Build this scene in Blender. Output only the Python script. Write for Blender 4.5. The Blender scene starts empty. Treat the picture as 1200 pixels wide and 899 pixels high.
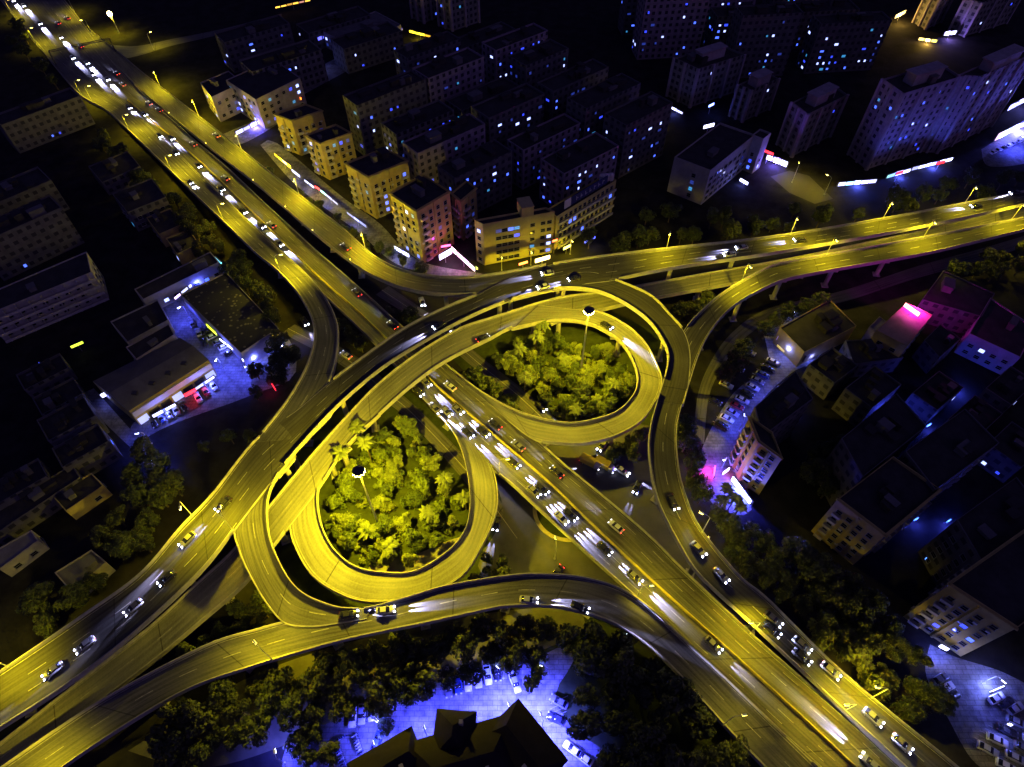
import bpy, bmesh, math, random
from mathutils import Vector, Matrix
from mathutils.geometry import intersect_point_line
R = random.Random(7)
SC = bpy.context.scene
COL = SC.collection
# ------------------------------------------------------------------ camera
IW, IH, FOC, TILT, CAMH = 1200.0, 899.0, 750.0, math.radians(38), 165.0
cam = bpy.data.cameras.new("Camera")
cam.sensor_width = 36; cam.lens = FOC / IW * 36; cam.clip_start = 1; cam.clip_end = 5000
camo = bpy.data.objects.new("Camera", cam); COL.objects.link(camo)
camo.location = (0, 0, CAMH); camo.rotation_euler = (TILT, 0, 0)
SC.camera = camo
# ------------------------------------------------------------------ night sky, moon, exposure
W = bpy.data.worlds.new("World"); SC.world = W; W.use_nodes = True
wn = W.node_tree.nodes; wl = W.node_tree.links
sky = wn.new("ShaderNodeTexSky"); sky.sky_type = 'NISHITA'; sky.sun_disc = False
sky.sun_elevation = math.radians(40); sky.sun_rotation = math.radians(140)
tint = wn.new("ShaderNodeMix"); tint.data_type = 'RGBA'; tint.blend_type = 'MULTIPLY'
tint.inputs[0].default_value = 1; tint.inputs[7].default_value = (0.5, 0.32, 1.0, 1)
wl.new(sky.outputs[0], tint.inputs[6])
bg = wn['Background']; wl.new(tint.outputs[2], bg.inputs[0]); bg.inputs[1].default_value = 0.026
moon = bpy.data.lights.new("Moon", 'SUN'); moon.energy = 0.012; moon.angle = math.radians(0.5); moon.color = (0.7, 0.75, 1)
mo = bpy.data.objects.new("Moon", moon); COL.objects.link(mo); mo.rotation_euler = (math.radians(50), 0, math.radians(140))
vs = SC.view_settings; vs.view_transform = 'Standard'; vs.look = 'None'; vs.gamma = 1; vs.exposure = 0
cy = SC.cycles
cy.use_denoising = True; cy.max_bounces = 4; cy.diffuse_bounces = 2; cy.glossy_bounces = 2
cy.transmission_bounces = 2; cy.transparent_max_bounces = 4; cy.sample_clamp_indirect = 4; cy.sample_clamp_direct = 0
cy.caustics_reflective = False; cy.caustics_refractive = False; cy.light_sampling_threshold = 0.005
SODIUM = (1.0, 0.78, 0.006)
COOL = (0.12, 0.15, 1.0)
LAMP = 0.72      # overall street lamp level

# ------------------------------------------------------------------ pixel <-> place
CT, ST = math.cos(TILT), math.sin(TILT)
def ray(px, py):
    u = px - IW / 2; v = py - IH / 2
    return Vector((u, -v * CT + FOC * ST, -v * ST - FOC * CT))
def P(px, py, z=0.0):
    d = ray(px, py); t = (z - CAMH) / d.z
    return Vector((d.x * t, d.y * t, z))
def proj(p):
    x, y, z = p[0], p[1], p[2] - CAMH
    dep = y * ST - z * CT; up = y * CT + z * ST
    if dep <= 0.1: return (-9999, -9999)
    return (IW / 2 + FOC * x / dep, IH / 2 - FOC * up / dep)
def height_over(base, px, py):
    d = ray(px, py); t = (base.x * d.x + base.y * d.y) / (d.x * d.x + d.y * d.y)
    return CAMH + d.z * t

# ------------------------------------------------------------------ materials
MATS = {}
def principled(name):
    m = bpy.data.materials.new(name); m.use_nodes = True
    return m, m.node_tree.nodes, m.node_tree.links, m.node_tree.nodes['Principled BSDF']
def mat(name, col, rough=0.8, var=0.25, scale=1.5, metal=0.0, bump=0.0, coords='Object', fine=0.0):
    if name in MATS: return MATS[name]
    m, n, l, b = principled(name)
    tc = n.new("ShaderNodeTexCoord"); nz = n.new("ShaderNodeTexNoise"); nz.inputs['Scale'].default_value = scale
    nz.inputs['Detail'].default_value = 5; nz.inputs['Roughness'].default_value = 0.65
    l.new(tc.outputs[coords], nz.inputs['Vector'])
    mr = n.new("ShaderNodeMapRange"); mr.inputs[1].default_value = 0.25; mr.inputs[2].default_value = 0.75
    mr.inputs[3].default_value = 1 - var; mr.inputs[4].default_value = 1 + var
    l.new(nz.outputs[0], mr.inputs[0])
    mx = n.new("ShaderNodeMix"); mx.data_type = 'RGBA'; mx.blend_type = 'MULTIPLY'; mx.inputs[0].default_value = 1
    mx.inputs[6].default_value = (*col, 1); l.new(mr.outputs[0], mx.inputs[7])
    l.new(mx.outputs[2], b.inputs['Base Color'])
    b.inputs['Roughness'].default_value = rough; b.inputs['Metallic'].default_value = metal
    if rough >= .75: b.inputs['Specular IOR Level'].default_value = 0.12
    if bump:
        bp = n.new("ShaderNodeBump"); bp.inputs['Strength'].default_value = bump; bp.inputs['Distance'].default_value = 0.1
        l.new(nz.outputs[0], bp.inputs['Height']); l.new(bp.outputs[0], b.inputs['Normal'])
    MATS[name] = m; return m
def emis(name, col, strength):
    if name in MATS: return MATS[name]
    m, n, l, b = principled(name)
    b.inputs['Base Color'].default_value = (0.3, 0.3, 0.3, 1)
    b.inputs['Emission Color'].default_value = (*col, 1); b.inputs['Emission Strength'].default_value = strength
    MATS[name] = m; return m
def asphalt(name, col, jstep=26.0, streak=2.0):
    m, n, l, b = principled(name)
    uv = n.new("ShaderNodeUVMap"); uv.uv_map = "UVMap"
    sep = n.new("ShaderNodeSeparateXYZ"); l.new(uv.outputs[0], sep.inputs[0])
    def math_(op, a, bb=None, c=None):
        k = n.new("ShaderNodeMath"); k.operation = op
        for i, v in enumerate((a, bb, c)):
            if v is None: continue
            if isinstance(v, (int, float)): k.inputs[i].default_value = v
            else: l.new(v, k.inputs[i])
        return k.outputs[0]
    # wheel tracks polished along each lane, long streaks, patches, expansion joints
    track = math_('MULTIPLY', math_('COSINE', math_('MULTIPLY', sep.outputs[0], 2 * math.pi / 1.75)), 0.10)
    mp = n.new("ShaderNodeMapping"); mp.inputs['Scale'].default_value = (1.1, 0.03, 1); l.new(uv.outputs[0], mp.inputs[0])
    st = n.new("ShaderNodeTexNoise"); st.inputs['Scale'].default_value = 1.6; st.inputs['Detail'].default_value = 6; l.new(mp.outputs[0], st.inputs[0])
    pa = n.new("ShaderNodeTexNoise"); pa.inputs['Scale'].default_value = 0.07; pa.inputs['Detail'].default_value = 4; l.new(uv.outputs[0], pa.inputs[0])
    gr = n.new("ShaderNodeTexNoise"); gr.inputs['Scale'].default_value = 2.2; gr.inputs['Detail'].default_value = 6; l.new(uv.outputs[0], gr.inputs[0])
    v = math_('ADD', math_('MULTIPLY', math_('SUBTRACT', st.outputs[0], 0.5), streak), math_('MULTIPLY', math_('SUBTRACT', pa.outputs[0], 0.5), 1.5))
    v = math_('ADD', v, math_('MULTIPLY', math_('SUBTRACT', gr.outputs[0], 0.5), 0.7))
    v = math_('ADD', math_('ADD', v, track), 1.0)
    jf = math_('FRACT', math_('DIVIDE', sep.outputs[1], jstep))
    jm = math_('MULTIPLY', math_('LESS_THAN', jf, 0.28 / jstep), 0.6)
    v = math_('MULTIPLY', v, math_('SUBTRACT', 1.0, jm))
    mx = n.new("ShaderNodeMix"); mx.data_type = 'RGBA'; mx.blend_type = 'MULTIPLY'; mx.inputs[0].default_value = 1
    mx.inputs[6].default_value = (*col, 1); l.new(v, mx.inputs[7]); l.new(mx.outputs[2], b.inputs['Base Color'])
    b.inputs['Roughness'].default_value = 0.7; b.inputs['Specular IOR Level'].default_value = 0.25
    bp = n.new("ShaderNodeBump"); bp.inputs['Strength'].default_value = 0.25; bp.inputs['Distance'].default_value = 0.05
    l.new(gr.outputs[0], bp.inputs['Height']); l.new(bp.outputs[0], b.inputs['Normal'])
    return m
def facade(name, wall, dark, su=3.2, sv=3.1, wu=0.5, wv=0.45):
    """wall with rows of dark unlit window openings, from wall UVs in metres"""
    if name in MATS: return MATS[name]
    m, n, l, b = principled(name)
    uv = n.new("ShaderNodeUVMap"); uv.uv_map = "UVMap"
    br = n.new("ShaderNodeSeparateXYZ"); l.new(uv.outputs[0], br.inputs[0])
    def math_(op, a, bb=None):
        k = n.new("ShaderNodeMath"); k.operation = op
        for i, v in enumerate((a, bb)):
            if v is None: continue
            if isinstance(v, (int, float)): k.inputs[i].default_value = v
            else: l.new(v, k.inputs[i])
        return k.outputs[0]
    fu = math_('FRACT', math_('DIVIDE', br.outputs[0], su)); fv = math_('FRACT', math_('DIVIDE', br.outputs[1], sv))
    wm = math_('MULTIPLY', math_('LESS_THAN', math_('ABSOLUTE', math_('SUBTRACT', fu, 0.5)), wu / 2),
               math_('LESS_THAN', math_('ABSOLUTE', math_('SUBTRACT', fv, 0.55)), wv / 2))
    ledge = math_('LESS_THAN', fv, 0.07)
    nz = n.new("ShaderNodeTexNoise"); nz.inputs['Scale'].default_value = 0.35; nz.inputs['Detail'].default_value = 6; l.new(uv.outputs[0], nz.inputs[0])
    mr = n.new("ShaderNodeMapRange"); mr.inputs[1].default_value = 0.3; mr.inputs[2].default_value = 0.7; mr.inputs[3].default_value = 0.65; mr.inputs[4].default_value = 1.2
    l.new(nz.outputs[0], mr.inputs[0])
    a = n.new("ShaderNodeMix"); a.data_type = 'RGBA'; a.blend_type = 'MULTIPLY'; a.inputs[0].default_value = 1; a.inputs[6].default_value = (*wall, 1)
    l.new(mr.outputs[0], a.inputs[7])
    c = n.new("ShaderNodeMix"); c.data_type = 'RGBA'; l.new(wm, c.inputs[0]); l.new(a.outputs[2], c.inputs[6]); c.inputs[7].default_value = (*dark, 1)
    l.new(c.outputs[2], b.inputs['Base Color'])
    bp = n.new("ShaderNodeBump"); bp.inputs['Strength'].default_value = 0.8; bp.inputs['Distance'].default_value = 0.4
    l.new(math_('SUBTRACT', ledge, wm), bp.inputs['Height']); l.new(bp.outputs[0], b.inputs['Normal'])
    b.inputs['Roughness'].default_value = 0.8
    MATS[name] = m; return m

M_ASPH = asphalt("asphalt", (0.085, 0.082, 0.08))
M_ASPHD = asphalt("dark_asphalt", (0.045, 0.043, 0.041))
M_ASPH2 = asphalt("pale_deck", (0.15, 0.145, 0.135), 26.0, 1.0)  # paler, less streaked deck tone for the loops and middle deck
M_CONC = mat("concrete", (0.30, 0.285, 0.26), 0.85, 0.3, 0.6, bump=0.2)
M_GIRD = mat("girder_concrete", (0.30, 0.29, 0.27), 0.9, 0.3, 0.4)
M_PAINT = mat("road_paint", (0.26, 0.25, 0.22), 0.6, 0.6, 1.2)
M_YELLOW = mat("yellow_paint", (0.38, 0.32, 0.05), 0.6, 0.4, 0.8)
M_STEEL = mat("galvanised_steel", (0.45, 0.45, 0.44), 0.5, 0.15, 2, metal=0.4)
M_DARKM = mat("dark_metal", (0.06, 0.06, 0.065), 0.5, 0.2, 2, metal=0.3)
M_GROUND = mat("ground", (0.018, 0.017, 0.016), 0.95, 0.7, 0.16, bump=0.3)
M_GRASS = mat("grass", (0.03, 0.038, 0.013), 0.95, 0.55, 0.3, bump=0.4)
M_PAVE = mat("paving", (0.17, 0.165, 0.155), 0.85, 0.3, 0.5, bump=0.15)
M_YARD, n_, l_, pb_ = principled("yard_concrete")
tc_ = n_.new("ShaderNodeTexCoord"); bk_ = n_.new("ShaderNodeTexBrick"); bk_.inputs['Scale'].default_value = .22; bk_.inputs['Mortar Size'].default_value = .012
bk_.inputs['Color1'].default_value = (.19, .185, .18, 1); bk_.inputs['Color2'].default_value = (.15, .147, .145, 1); bk_.inputs['Mortar'].default_value = (.06, .06, .06, 1)
l_.new(tc_.outputs['Object'], bk_.inputs['Vector'])
nz_ = n_.new("ShaderNodeTexNoise"); nz_.inputs['Scale'].default_value = .35; nz_.inputs['Detail'].default_value = 7; nz_.inputs['Roughness'].default_value = .7; l_.new(tc_.outputs['Object'], nz_.inputs['Vector'])
mr_ = n_.new("ShaderNodeMapRange"); mr_.inputs[1].default_value = .35; mr_.inputs[2].default_value = .65; mr_.inputs[3].default_value = .4; mr_.inputs[4].default_value = 1.25; l_.new(nz_.outputs[0], mr_.inputs[0])
mx_ = n_.new("ShaderNodeMix"); mx_.data_type = 'RGBA'; mx_.blend_type = 'MULTIPLY'; mx_.inputs[0].default_value = 1; l_.new(bk_.outputs[0], mx_.inputs[6]); l_.new(mr_.outputs[0], mx_.inputs[7])
l_.new(mx_.outputs[2], pb_.inputs['Base Color']); pb_.inputs['Roughness'].default_value = .8
M_BARK = mat("bark", (0.10, 0.08, 0.06), 0.95, 0.3, 3)
M_LEAF = [mat("leaf_%d" % i, c, 0.65, 0.45, 0.9) for i, c in enumerate([(0.085, 0.115, 0.02), (0.13, 0.155, 0.03), (0.045, 0.066, 0.015)])]
M_PALM = mat("palm_leaf", (0.09, 0.11, 0.025), 0.6, 0.3, 1.5)
M_GLASS = mat("dark_glass", (0.012, 0.013, 0.018), 0.12, 0.2, 1)
M_FRAME = mat("window_frame", (0.25, 0.25, 0.25), 0.5, 0.1, 2)
M_ROOF = mat("roof_dark", (0.045, 0.042, 0.04), 0.9, 0.4, 0.25)
M_ROOFG = mat("roof_grey", (0.13, 0.125, 0.12), 0.85, 0.35, 0.2)
M_TIRE = mat("tyre", (0.02, 0.02, 0.02), 0.9, 0.1, 5)
E_LAMP = emis("lamp_lens", (1, 0.8, 0.12), 25)
E_MAST = emis("mast_lens", (1, 0.85, 0.25), 60)
E_COOL = emis("cool_lens", (0.5, 0.55, 1), 30)
E_HEAD = emis("headlight_lens", (0.7, 0.72, 1), 30)
E_TAIL = emis("tail_light", (1, 0.03, 0.03), 12)
E_TAILOFF = mat("tail_light_off", (0.2, 0.01, 0.01), 0.3, 0.1, 3)
M_HEADOFF = mat("headlight_off", (0.5, 0.5, 0.52), 0.15, 0.1, 3)
WIN_E = [emis("window_blue", (0.06, 0.13, 1.0), 2.6), emis("window_cobalt", (0.03, 0.06, 1.0), 1.8), emis("window_pale", (0.35, 0.42, 1.0), 3.2),
         emis("window_cyan", (0.05, 0.4, 0.9), 0.8), emis("window_dim", (0.03, 0.07, 0.6), 0.5)]
WIN_WARM = emis("window_warm", (1, 0.75, 0.05), 1.0)

# ------------------------------------------------------------------ mesh helpers
class MB:
    def __init__(s): s.v = []; s.f = []; s.mi = []; s.uv = None
    def quad(s, a, b, c, d, mi=0):
        i = len(s.v); s.v += [tuple(a), tuple(b), tuple(c), tuple(d)]; s.f.append((i, i + 1, i + 2, i + 3)); s.mi.append(mi)
    def poly(s, pts, mi=0):
        i = len(s.v); s.v += [tuple(p) for p in pts]; s.f.append(tuple(range(i, i + len(pts)))); s.mi.append(mi)
    def prism(s, pts, z0, z1, mi=0, cap=True, bottom=False):
        """pts counter-clockwise xy"""
        n = len(pts); i = len(s.v)
        s.v += [(p[0], p[1], z0) for p in pts] + [(p[0], p[1], z1) for p in pts]
        for k in range(n):
            s.f.append((i + k, i + (k + 1) % n, i + n + (k + 1) % n, i + n + k)); s.mi.append(mi)
        if cap: s.f.append(tuple(i + n + k for k in range(n))); s.mi.append(mi)
        if bottom: s.f.append(tuple(i + n - 1 - k for k in range(n))); s.mi.append(mi)
    def box(s, c, d, rz=0.0, mi=0, rot=None):
        m = rot if rot is not None else Matrix.Rotation(rz, 3, 'Z')
        hx, hy, hz = d[0] / 2, d[1] / 2, d[2] / 2; i = len(s.v)
        for x, y, z in ((-1, -1, -1), (1, -1, -1), (1, 1, -1), (-1, 1, -1), (-1, -1, 1), (1, -1, 1), (1, 1, 1), (-1, 1, 1)):
            s.v.append(tuple(Vector(c) + m @ Vector((x * hx, y * hy, z * hz))))
        for f in ((3, 2, 1, 0), (4, 5, 6, 7), (0, 1, 5, 4), (1, 2, 6, 5), (2, 3, 7, 6), (3, 0, 4, 7)):
            s.f.append(tuple(i + k for k in f)); s.mi.append(mi)
    def tube(s, a, b, r0, r1=None, n=8, mi=0, cap=True):
        a, b = Vector(a), Vector(b); r1 = r0 if r1 is None else r1
        d = (b - a).normalized(); x = d.orthogonal().normalized(); y = d.cross(x); i = len(s.v)
        for c, r in ((a, r0), (b, r1)):
            for k in range(n):
                t = 2 * math.pi * k / n; s.v.append(tuple(c + x * (r * math.cos(t)) + y * (r * math.sin(t))))
        for k in range(n):
            s.f.append((i + k, i + (k + 1) % n, i + n + (k + 1) % n, i + n + k)); s.mi.append(mi)
        if cap:
            s.f.append(tuple(i + n - 1 - k for k in range(n))); s.mi.append(mi)
            s.f.append(tuple(i + n + k for k in range(n))); s.mi.append(mi)
    def mesh(s, name, mats, smooth=False, uvs=None):
        me = bpy.data.meshes.new(name); me.from_pydata(s.v, [], s.f)
        for m in (mats if isinstance(mats, (list, tuple)) else [mats]): me.materials.append(m)
        if any(s.mi): me.polygons.foreach_set("material_index", s.mi)
        if smooth: me.polygons.foreach_set("use_smooth", [True] * len(s.f))
        if uvs:
            ul = me.uv_layers.new(name="UVMap")
            for lp in me.loops: ul.data[lp.index].uv = uvs[lp.vertex_index]
        me.update(); return me
    def build(s, name, mats, parent=None, loc=None, rz=0, smooth=False, uvs=None):
        return link(name, s.mesh(name, mats, smooth, uvs), parent, loc, rz)
def link(name, data, parent=None, loc=None, rz=0, scale=None):
    o = bpy.data.objects.new(name, data); COL.objects.link(o)
    if parent is not None: o.parent = parent
    if loc is not None: o.location = loc
    if rz: o.rotation_euler = (0, 0, rz)
    if scale is not None: o.scale = scale
    return o
def tag(o, label=None, cat=None, group=None, kind=None):
    if label: o['label'] = label
    if cat: o['category'] = cat
    if group: o['group'] = group
    if kind: o['kind'] = kind
    return o
def thing(name, label, cat, loc=(0, 0, 0), rz=0, group=None):
    o = link(name, None, None, loc, rz); o.empty_display_size = 0.3
    return tag(o, label, cat, group)
def lamp_light(name, kind, loc, energy, color, parent=None, radius=0.3):
    d = bpy.data.lights.new(name, kind); d.energy = energy; d.color = color
    if kind in ('POINT', 'SPOT'): d.shadow_soft_size = radius
    o = bpy.data.objects.new(name, d); COL.objects.link(o); o.location = loc
    if parent is not None: o.parent = parent
    return o
ORD = ["", "first", "second", "third", "fourth", "fifth", "sixth", "seventh", "eighth", "ninth", "tenth", "eleventh", "twelfth", "thirteenth",
       "fourteenth", "fifteenth", "sixteenth", "seventeenth", "eighteenth", "nineteenth", "twentieth"]
def ordn(i): return ORD[i] if i < len(ORD) else "%dth" % i
def catmull(pts, n):
    out = []; m = len(pts)
    L = [0.0]
    dense = []
    for i in range(m - 1):
        p0, p1, p2, p3 = pts[max(i - 1, 0)], pts[i], pts[i + 1], pts[min(i + 2, m - 1)]
        for k in range(12):
            t = k / 12
            q = []
            for d in range(len(p1)):
                q.append(0.5 * (2 * p1[d] + (p2[d] - p0[d]) * t + (2 * p0[d] - 5 * p1[d] + 4 * p2[d] - p3[d]) * t * t + (3 * p1[d] - p0[d] - 3 * p2[d] + p3[d]) * t ** 3))
            dense.append(q)
    dense.append(list(pts[-1]))
    acc = [0.0]
    for a, b in zip(dense, dense[1:]): acc.append(acc[-1] + math.hypot(b[0] - a[0], b[1] - a[1]))
    j = 0
    for k in range(n):
        s = acc[-1] * k / (n - 1)
        while j < len(acc) - 2 and acc[j + 1] < s: j += 1
        f = 0 if acc[j + 1] == acc[j] else (s - acc[j]) / (acc[j + 1] - acc[j])
        out.append([dense[j][d] + (dense[j + 1][d] - dense[j][d]) * f for d in range(len(dense[j]))])
    return out
def interp(tab, x):
    if x <= tab[0][0]: return tab[0][1]
    for (a, va), (b, vb) in zip(tab, tab[1:]):
        if x <= b:
            f = (x - a) / (b - a); f = f * f * (3 - 2 * f) * 0.5 + f * 0.5
            return va + (vb - va) * f
    return tab[-1][1]
def in_poly(p, poly):
    x, y = p[0], p[1]; c = False; j = len(poly) - 1
    for i in range(len(poly)):
        xi, yi = poly[i][0], poly[i][1]; xj, yj = poly[j][0], poly[j][1]
        if (yi > y) != (yj > y) and x < (xj - xi) * (y - yi) / (yj - yi) + xi: c = not c
        j = i
    return c

# ------------------------------------------------------------------ ground
g = MB(); g.quad((-1500, -400, 0), (1500, -400, 0), (1500, 2600, 0), (-1500, 2600, 0))
tag(g.build("ground", M_GROUND), kind='structure')
def patch(name, pts, material, z=0.012, smooth=True):
    q = catmull(list(pts) + [pts[0]], 60)[:-1] if smooth else pts
    w = [P(a[0], a[1], z) for a in q]
    b = MB(); b.poly(w)
    o = b.build(name, material)
    if o.data.polygons[0].normal.z < 0: o.data.flip_normals()
    return tag(o, kind='structure')

# ------------------------------------------------------------------ roads
ROADS = {}
class Road: pass
def road(key, name, A, B, ztab, phrase, sides, n=90, girder=True, dz=0.0, markings=(), wall=True):
    """A, B: the two parapet lines seen in the photograph, unprojected onto the deck's height"""
    r = Road(); r.key = key; r.phrase = phrase; r.sides = sides; r.wall = wall
    a = catmull(A, n); b = catmull(B, n); r.pxA = a; r.pxB = b
    r.z = [interp(ztab, k / (n - 1)) + dz for k in range(n)]
    r.A = [P(p[0], p[1], r.z[k]) for k, p in enumerate(a)]; r.B = [P(p[0], p[1], r.z[k]) for k, p in enumerate(b)]
    # relax: keep the two sides abreast
    r.poly = [(p.x, p.y) for p in r.A] + [(p.x, p.y) for p in reversed(r.B)]
    r.bb = (min(p[0] for p in r.poly), max(p[0] for p in r.poly), min(p[1] for p in r.poly), max(p[1] for p in r.poly))
    r.name = name; r.girder = girder; r.markings = markings; r.n = n
    r.len = [0.0]
    for k in range(1, n):
        c0 = (r.A[k - 1] + r.B[k - 1]) / 2; c1 = (r.A[k] + r.B[k]) / 2; r.len.append(r.len[-1] + (c1 - c0).length)
    ROADS[key] = r; return r
def at_road(r, k, f):
    return r.A[k].lerp(r.B[k], f)
def dist_to(r, key_pt):
    return min(range(r.n), key=lambda k: (r.A[k].lerp(r.B[k], .5) - key_pt).length)
def road_z_near(r, x, y):
    k = min(range(r.n), key=lambda k: min((r.A[k].x - x) ** 2 + (r.A[k].y - y) ** 2, (r.B[k].x - x) ** 2 + (r.B[k].y - y) ** 2,
                                          ((r.A[k].x + r.B[k].x) / 2 - x) ** 2 + ((r.A[k].y + r.B[k].y) / 2 - y) ** 2))
    return r.z[k]
def over_road(x, y, margin=0.0, zmin=-1, zmax=99, skip=()):
    """roads whose deck lies above/below the point"""
    out = []
    for r in ROADS.values():
        if r.key in skip: continue
        if not (r.bb[0] - 4 < x < r.bb[1] + 4 and r.bb[2] - 4 < y < r.bb[3] + 4): continue
        hit = in_poly((x, y), r.poly)
        if not hit and margin:
            hit = any(in_poly((x + margin * math.cos(t), y + margin * math.sin(t)), r.poly) for t in (0, .785, 1.57, 2.36, 3.14, 3.93, 4.71, 5.5))
        if hit:
            z = road_z_near(r, x, y)
            if zmin < z < zmax: out.append((r, z))
    return out

road('main', 'expressway_road',
     [(-12, -15), (5, 5), (47, 57), (70, 78), (100, 97), (147, 124), (200, 172), (236, 208), (301, 270), (340, 308), (375, 341), (420, 384), (447, 411), (488, 457), (520, 492), (579, 551), (600, 568), (640, 605), (700, 660), (765, 718), (830, 778), (900, 845), (960, 899), (1000, 935)],
     [(60, -15), (75, 0), (107, 40), (142, 82), (172, 115), (212, 150), (223, 161), (264, 195), (304, 233), (344, 270), (377, 300), (404, 323), (433, 349), (473, 385), (523, 428), (557, 458), (627, 515), (662, 546), (712, 587), (762, 630), (807, 675), (900, 762), (990, 839), (1055, 899), (1090, 930)],
     [(0, .15), (.12, .25), (.22, 2.0), (.36, 5.2), (.45, 6), (1, 6)], "straight expressway", ("near", "far"), n=130)
road('B', 'slip_road',
     [(47, 57), (92, 110), (125, 130), (160, 162), (225, 225), (262, 260), (300, 297), (325, 317), (350, 345), (365, 372), (369, 397), (362, 425), (350, 450), (332, 478), (300, 518)],
     [(68, 70), (100, 95), (147, 123), (200, 171), (236, 207), (301, 269), (340, 305), (362, 325), (382, 350), (394, 376), (396, 400), (392, 430), (384, 452), (370, 478), (340, 515)],
     [(0, .3), (.12, .45), (.3, 2.6), (.5, 7), (.75, 13.8), (.88, 15.8), (1, 15.9)], "bending slip road beside the shop yard", ("outer", "inner"), dz=0.03)
road('C', 'slip_road',
     [(118, 58), (142, 82), (172, 112), (223, 155), (240, 169), (299, 215), (335, 245), (360, 267), (395, 295), (425, 317), (455, 332), (480, 340), (512, 345), (557, 345), (600, 338), (640, 331)],
     [(105, 35), (124, 50), (145, 67), (175, 92), (250, 150), (300, 190), (345, 225), (400, 267), (440, 302), (475, 319), (512, 325), (550, 326), (600, 319), (640, 311)],
     [(0, .25), (.15, .5), (.4, 5.5), (.65, 11.5), (.85, 15.6), (1, 16)], "slip road below the yellow apartments", ("inner", "outer"), dz=0.04)
road('D', 'flyover_road',
     [(1225, 219), (1200, 225), (1167, 232), (1025, 259), (900, 279), (785, 292), (700, 302), (640, 312), (600, 325), (559, 346), (525, 360), (475, 385), (425, 420), (385, 450), (350, 480), (300, 517), (250, 580), (212, 620), (165, 674), (100, 721), (45, 759), (0, 789), (-40, 815)],
     [(1225, 235), (1200, 240), (1165, 248), (1050, 272), (900, 298), (785, 315), (721, 328), (680, 333), (650, 339), (600, 351), (550, 372), (512, 392), (462, 422), (425, 450), (385, 487), (340, 537), (305, 580), (277, 617), (232, 674), (150, 749), (75, 806), (0, 854), (-40, 882)],
     [(0, 12), (.35, 16), (.55, 16.3), (.66, 15.9), (.75, 15.5), (1, 11)], "top flyover", ("upper", "lower"), n=120)
road('F', 'connector_road',
     [(640, 326), (690, 319), (721, 329), (762, 347), (785, 370), (801, 389), (808, 415), (806, 450), (800, 475)],
     [(600, 351), (650, 339), (692, 340), (725, 352), (755, 372), (772, 392), (783, 417), (778, 447), (770, 470)],
     [(0, 16.35), (.3, 15.9), (.5, 15.5), (1, 15.5)], "hooked connector off the flyover", ("outer", "inner"), n=60, dz=0.05)
road('G', 'ramp_road',
     [(1225, 251), (1200, 256), (1050, 285), (932, 306), (900, 314), (850, 342), (817, 370), (801, 389), (788, 412), (778, 447), (766, 485), (761, 510), (761, 537), (770, 585), (795, 637), (820, 675), (875, 726), (900, 749), (992, 836), (1060, 899), (1095, 932)],
     [(1225, 265), (1200, 270), (1087, 297), (975, 317), (925, 327), (900, 336), (862, 357), (837, 382), (820, 412), (807, 450), (797, 480), (792, 505), (794, 545), (802, 580), (820, 620), (865, 675), (900, 704), (987, 789), (1120, 899), (1155, 930)],
     [(0, 8), (.25, 12), (.35, 15.5), (.50, 15.5), (.60, 14.4), (.75, 10.5), (1, 7)], "sweeping outer ramp", ("inner", "outer"), n=110)
road('H', 'underpass_ramp_road',
     [(1225, 236), (1200, 241), (1075, 272), (962, 297), (900, 309), (820, 323), (760, 334), (720, 341), (700, 344), (650, 351), (600, 366), (575, 374), (537, 387), (487, 417), (445, 450), (420, 475), (370, 530), (320, 590), (275, 645), (235, 682), (175, 737), (100, 795), (0, 873), (-40, 903)],
     [(1225, 250), (1200, 256), (1075, 290), (980, 308), (900, 325), (820, 340), (760, 351), (737, 356), (700, 365), (667, 374), (642, 376), (600, 384), (575, 397), (525, 422), (485, 450), (440, 490), (405, 525), (375, 570), (340, 615), (319, 642), (287, 684), (240, 725), (180, 775), (100, 835), (0, 905), (-40, 935)],
     [(0, 3), (.3, 8.5), (.45, 11), (.68, 10.8), (.82, 6), (1, 1)], "middle deck running beneath the flyover", ("upper", "lower"), n=120)
road('J', 'loop_ramp_road',
     [(420, 497), (385, 540), (352, 580), (341, 612), (346, 640), (367, 675), (400, 697), (435, 706), (490, 701), (525, 687), (547, 670), (564, 642), (578, 612), (583, 585), (578, 552), (563, 528), (540, 500), (515, 473)],
     [(445, 487), (417, 512), (395, 537), (377, 565), (372, 585), (377, 617), (392, 645), (417, 665), (450, 672), (487, 670), (525, 647), (545, 622), (551, 590), (547, 550), (537, 517), (520, 490), (503, 471), (485, 452)],
     [(0, 10.95), (.2, 10.7), (.8, 7.2), (.92, 6.02), (1, 6)], "lower loop ramp", ("outer", "inner"), n=90, dz=0.05)
road('K', 'loop_ramp_road',
     [(630, 358), (665, 362), (697, 365), (730, 380), (755, 402), (770, 430), (775, 450), (767, 472), (750, 495), (720, 512), (687, 520), (657, 520), (627, 515), (600, 496), (575, 474), (550, 455)],
     [(600, 386), (640, 377), (667, 376), (690, 380), (704, 386), (722, 397), (735, 411), (745, 432), (747, 450), (740, 467), (720, 485), (680, 496), (650, 495), (615, 486), (590, 475), (560, 457), (530, 433)],
     [(0, 11), (.2, 10.8), (.8, 7), (.92, 6.02), (1, 6)], "upper loop ramp", ("outer", "inner"), n=90, dz=0.05)
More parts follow.
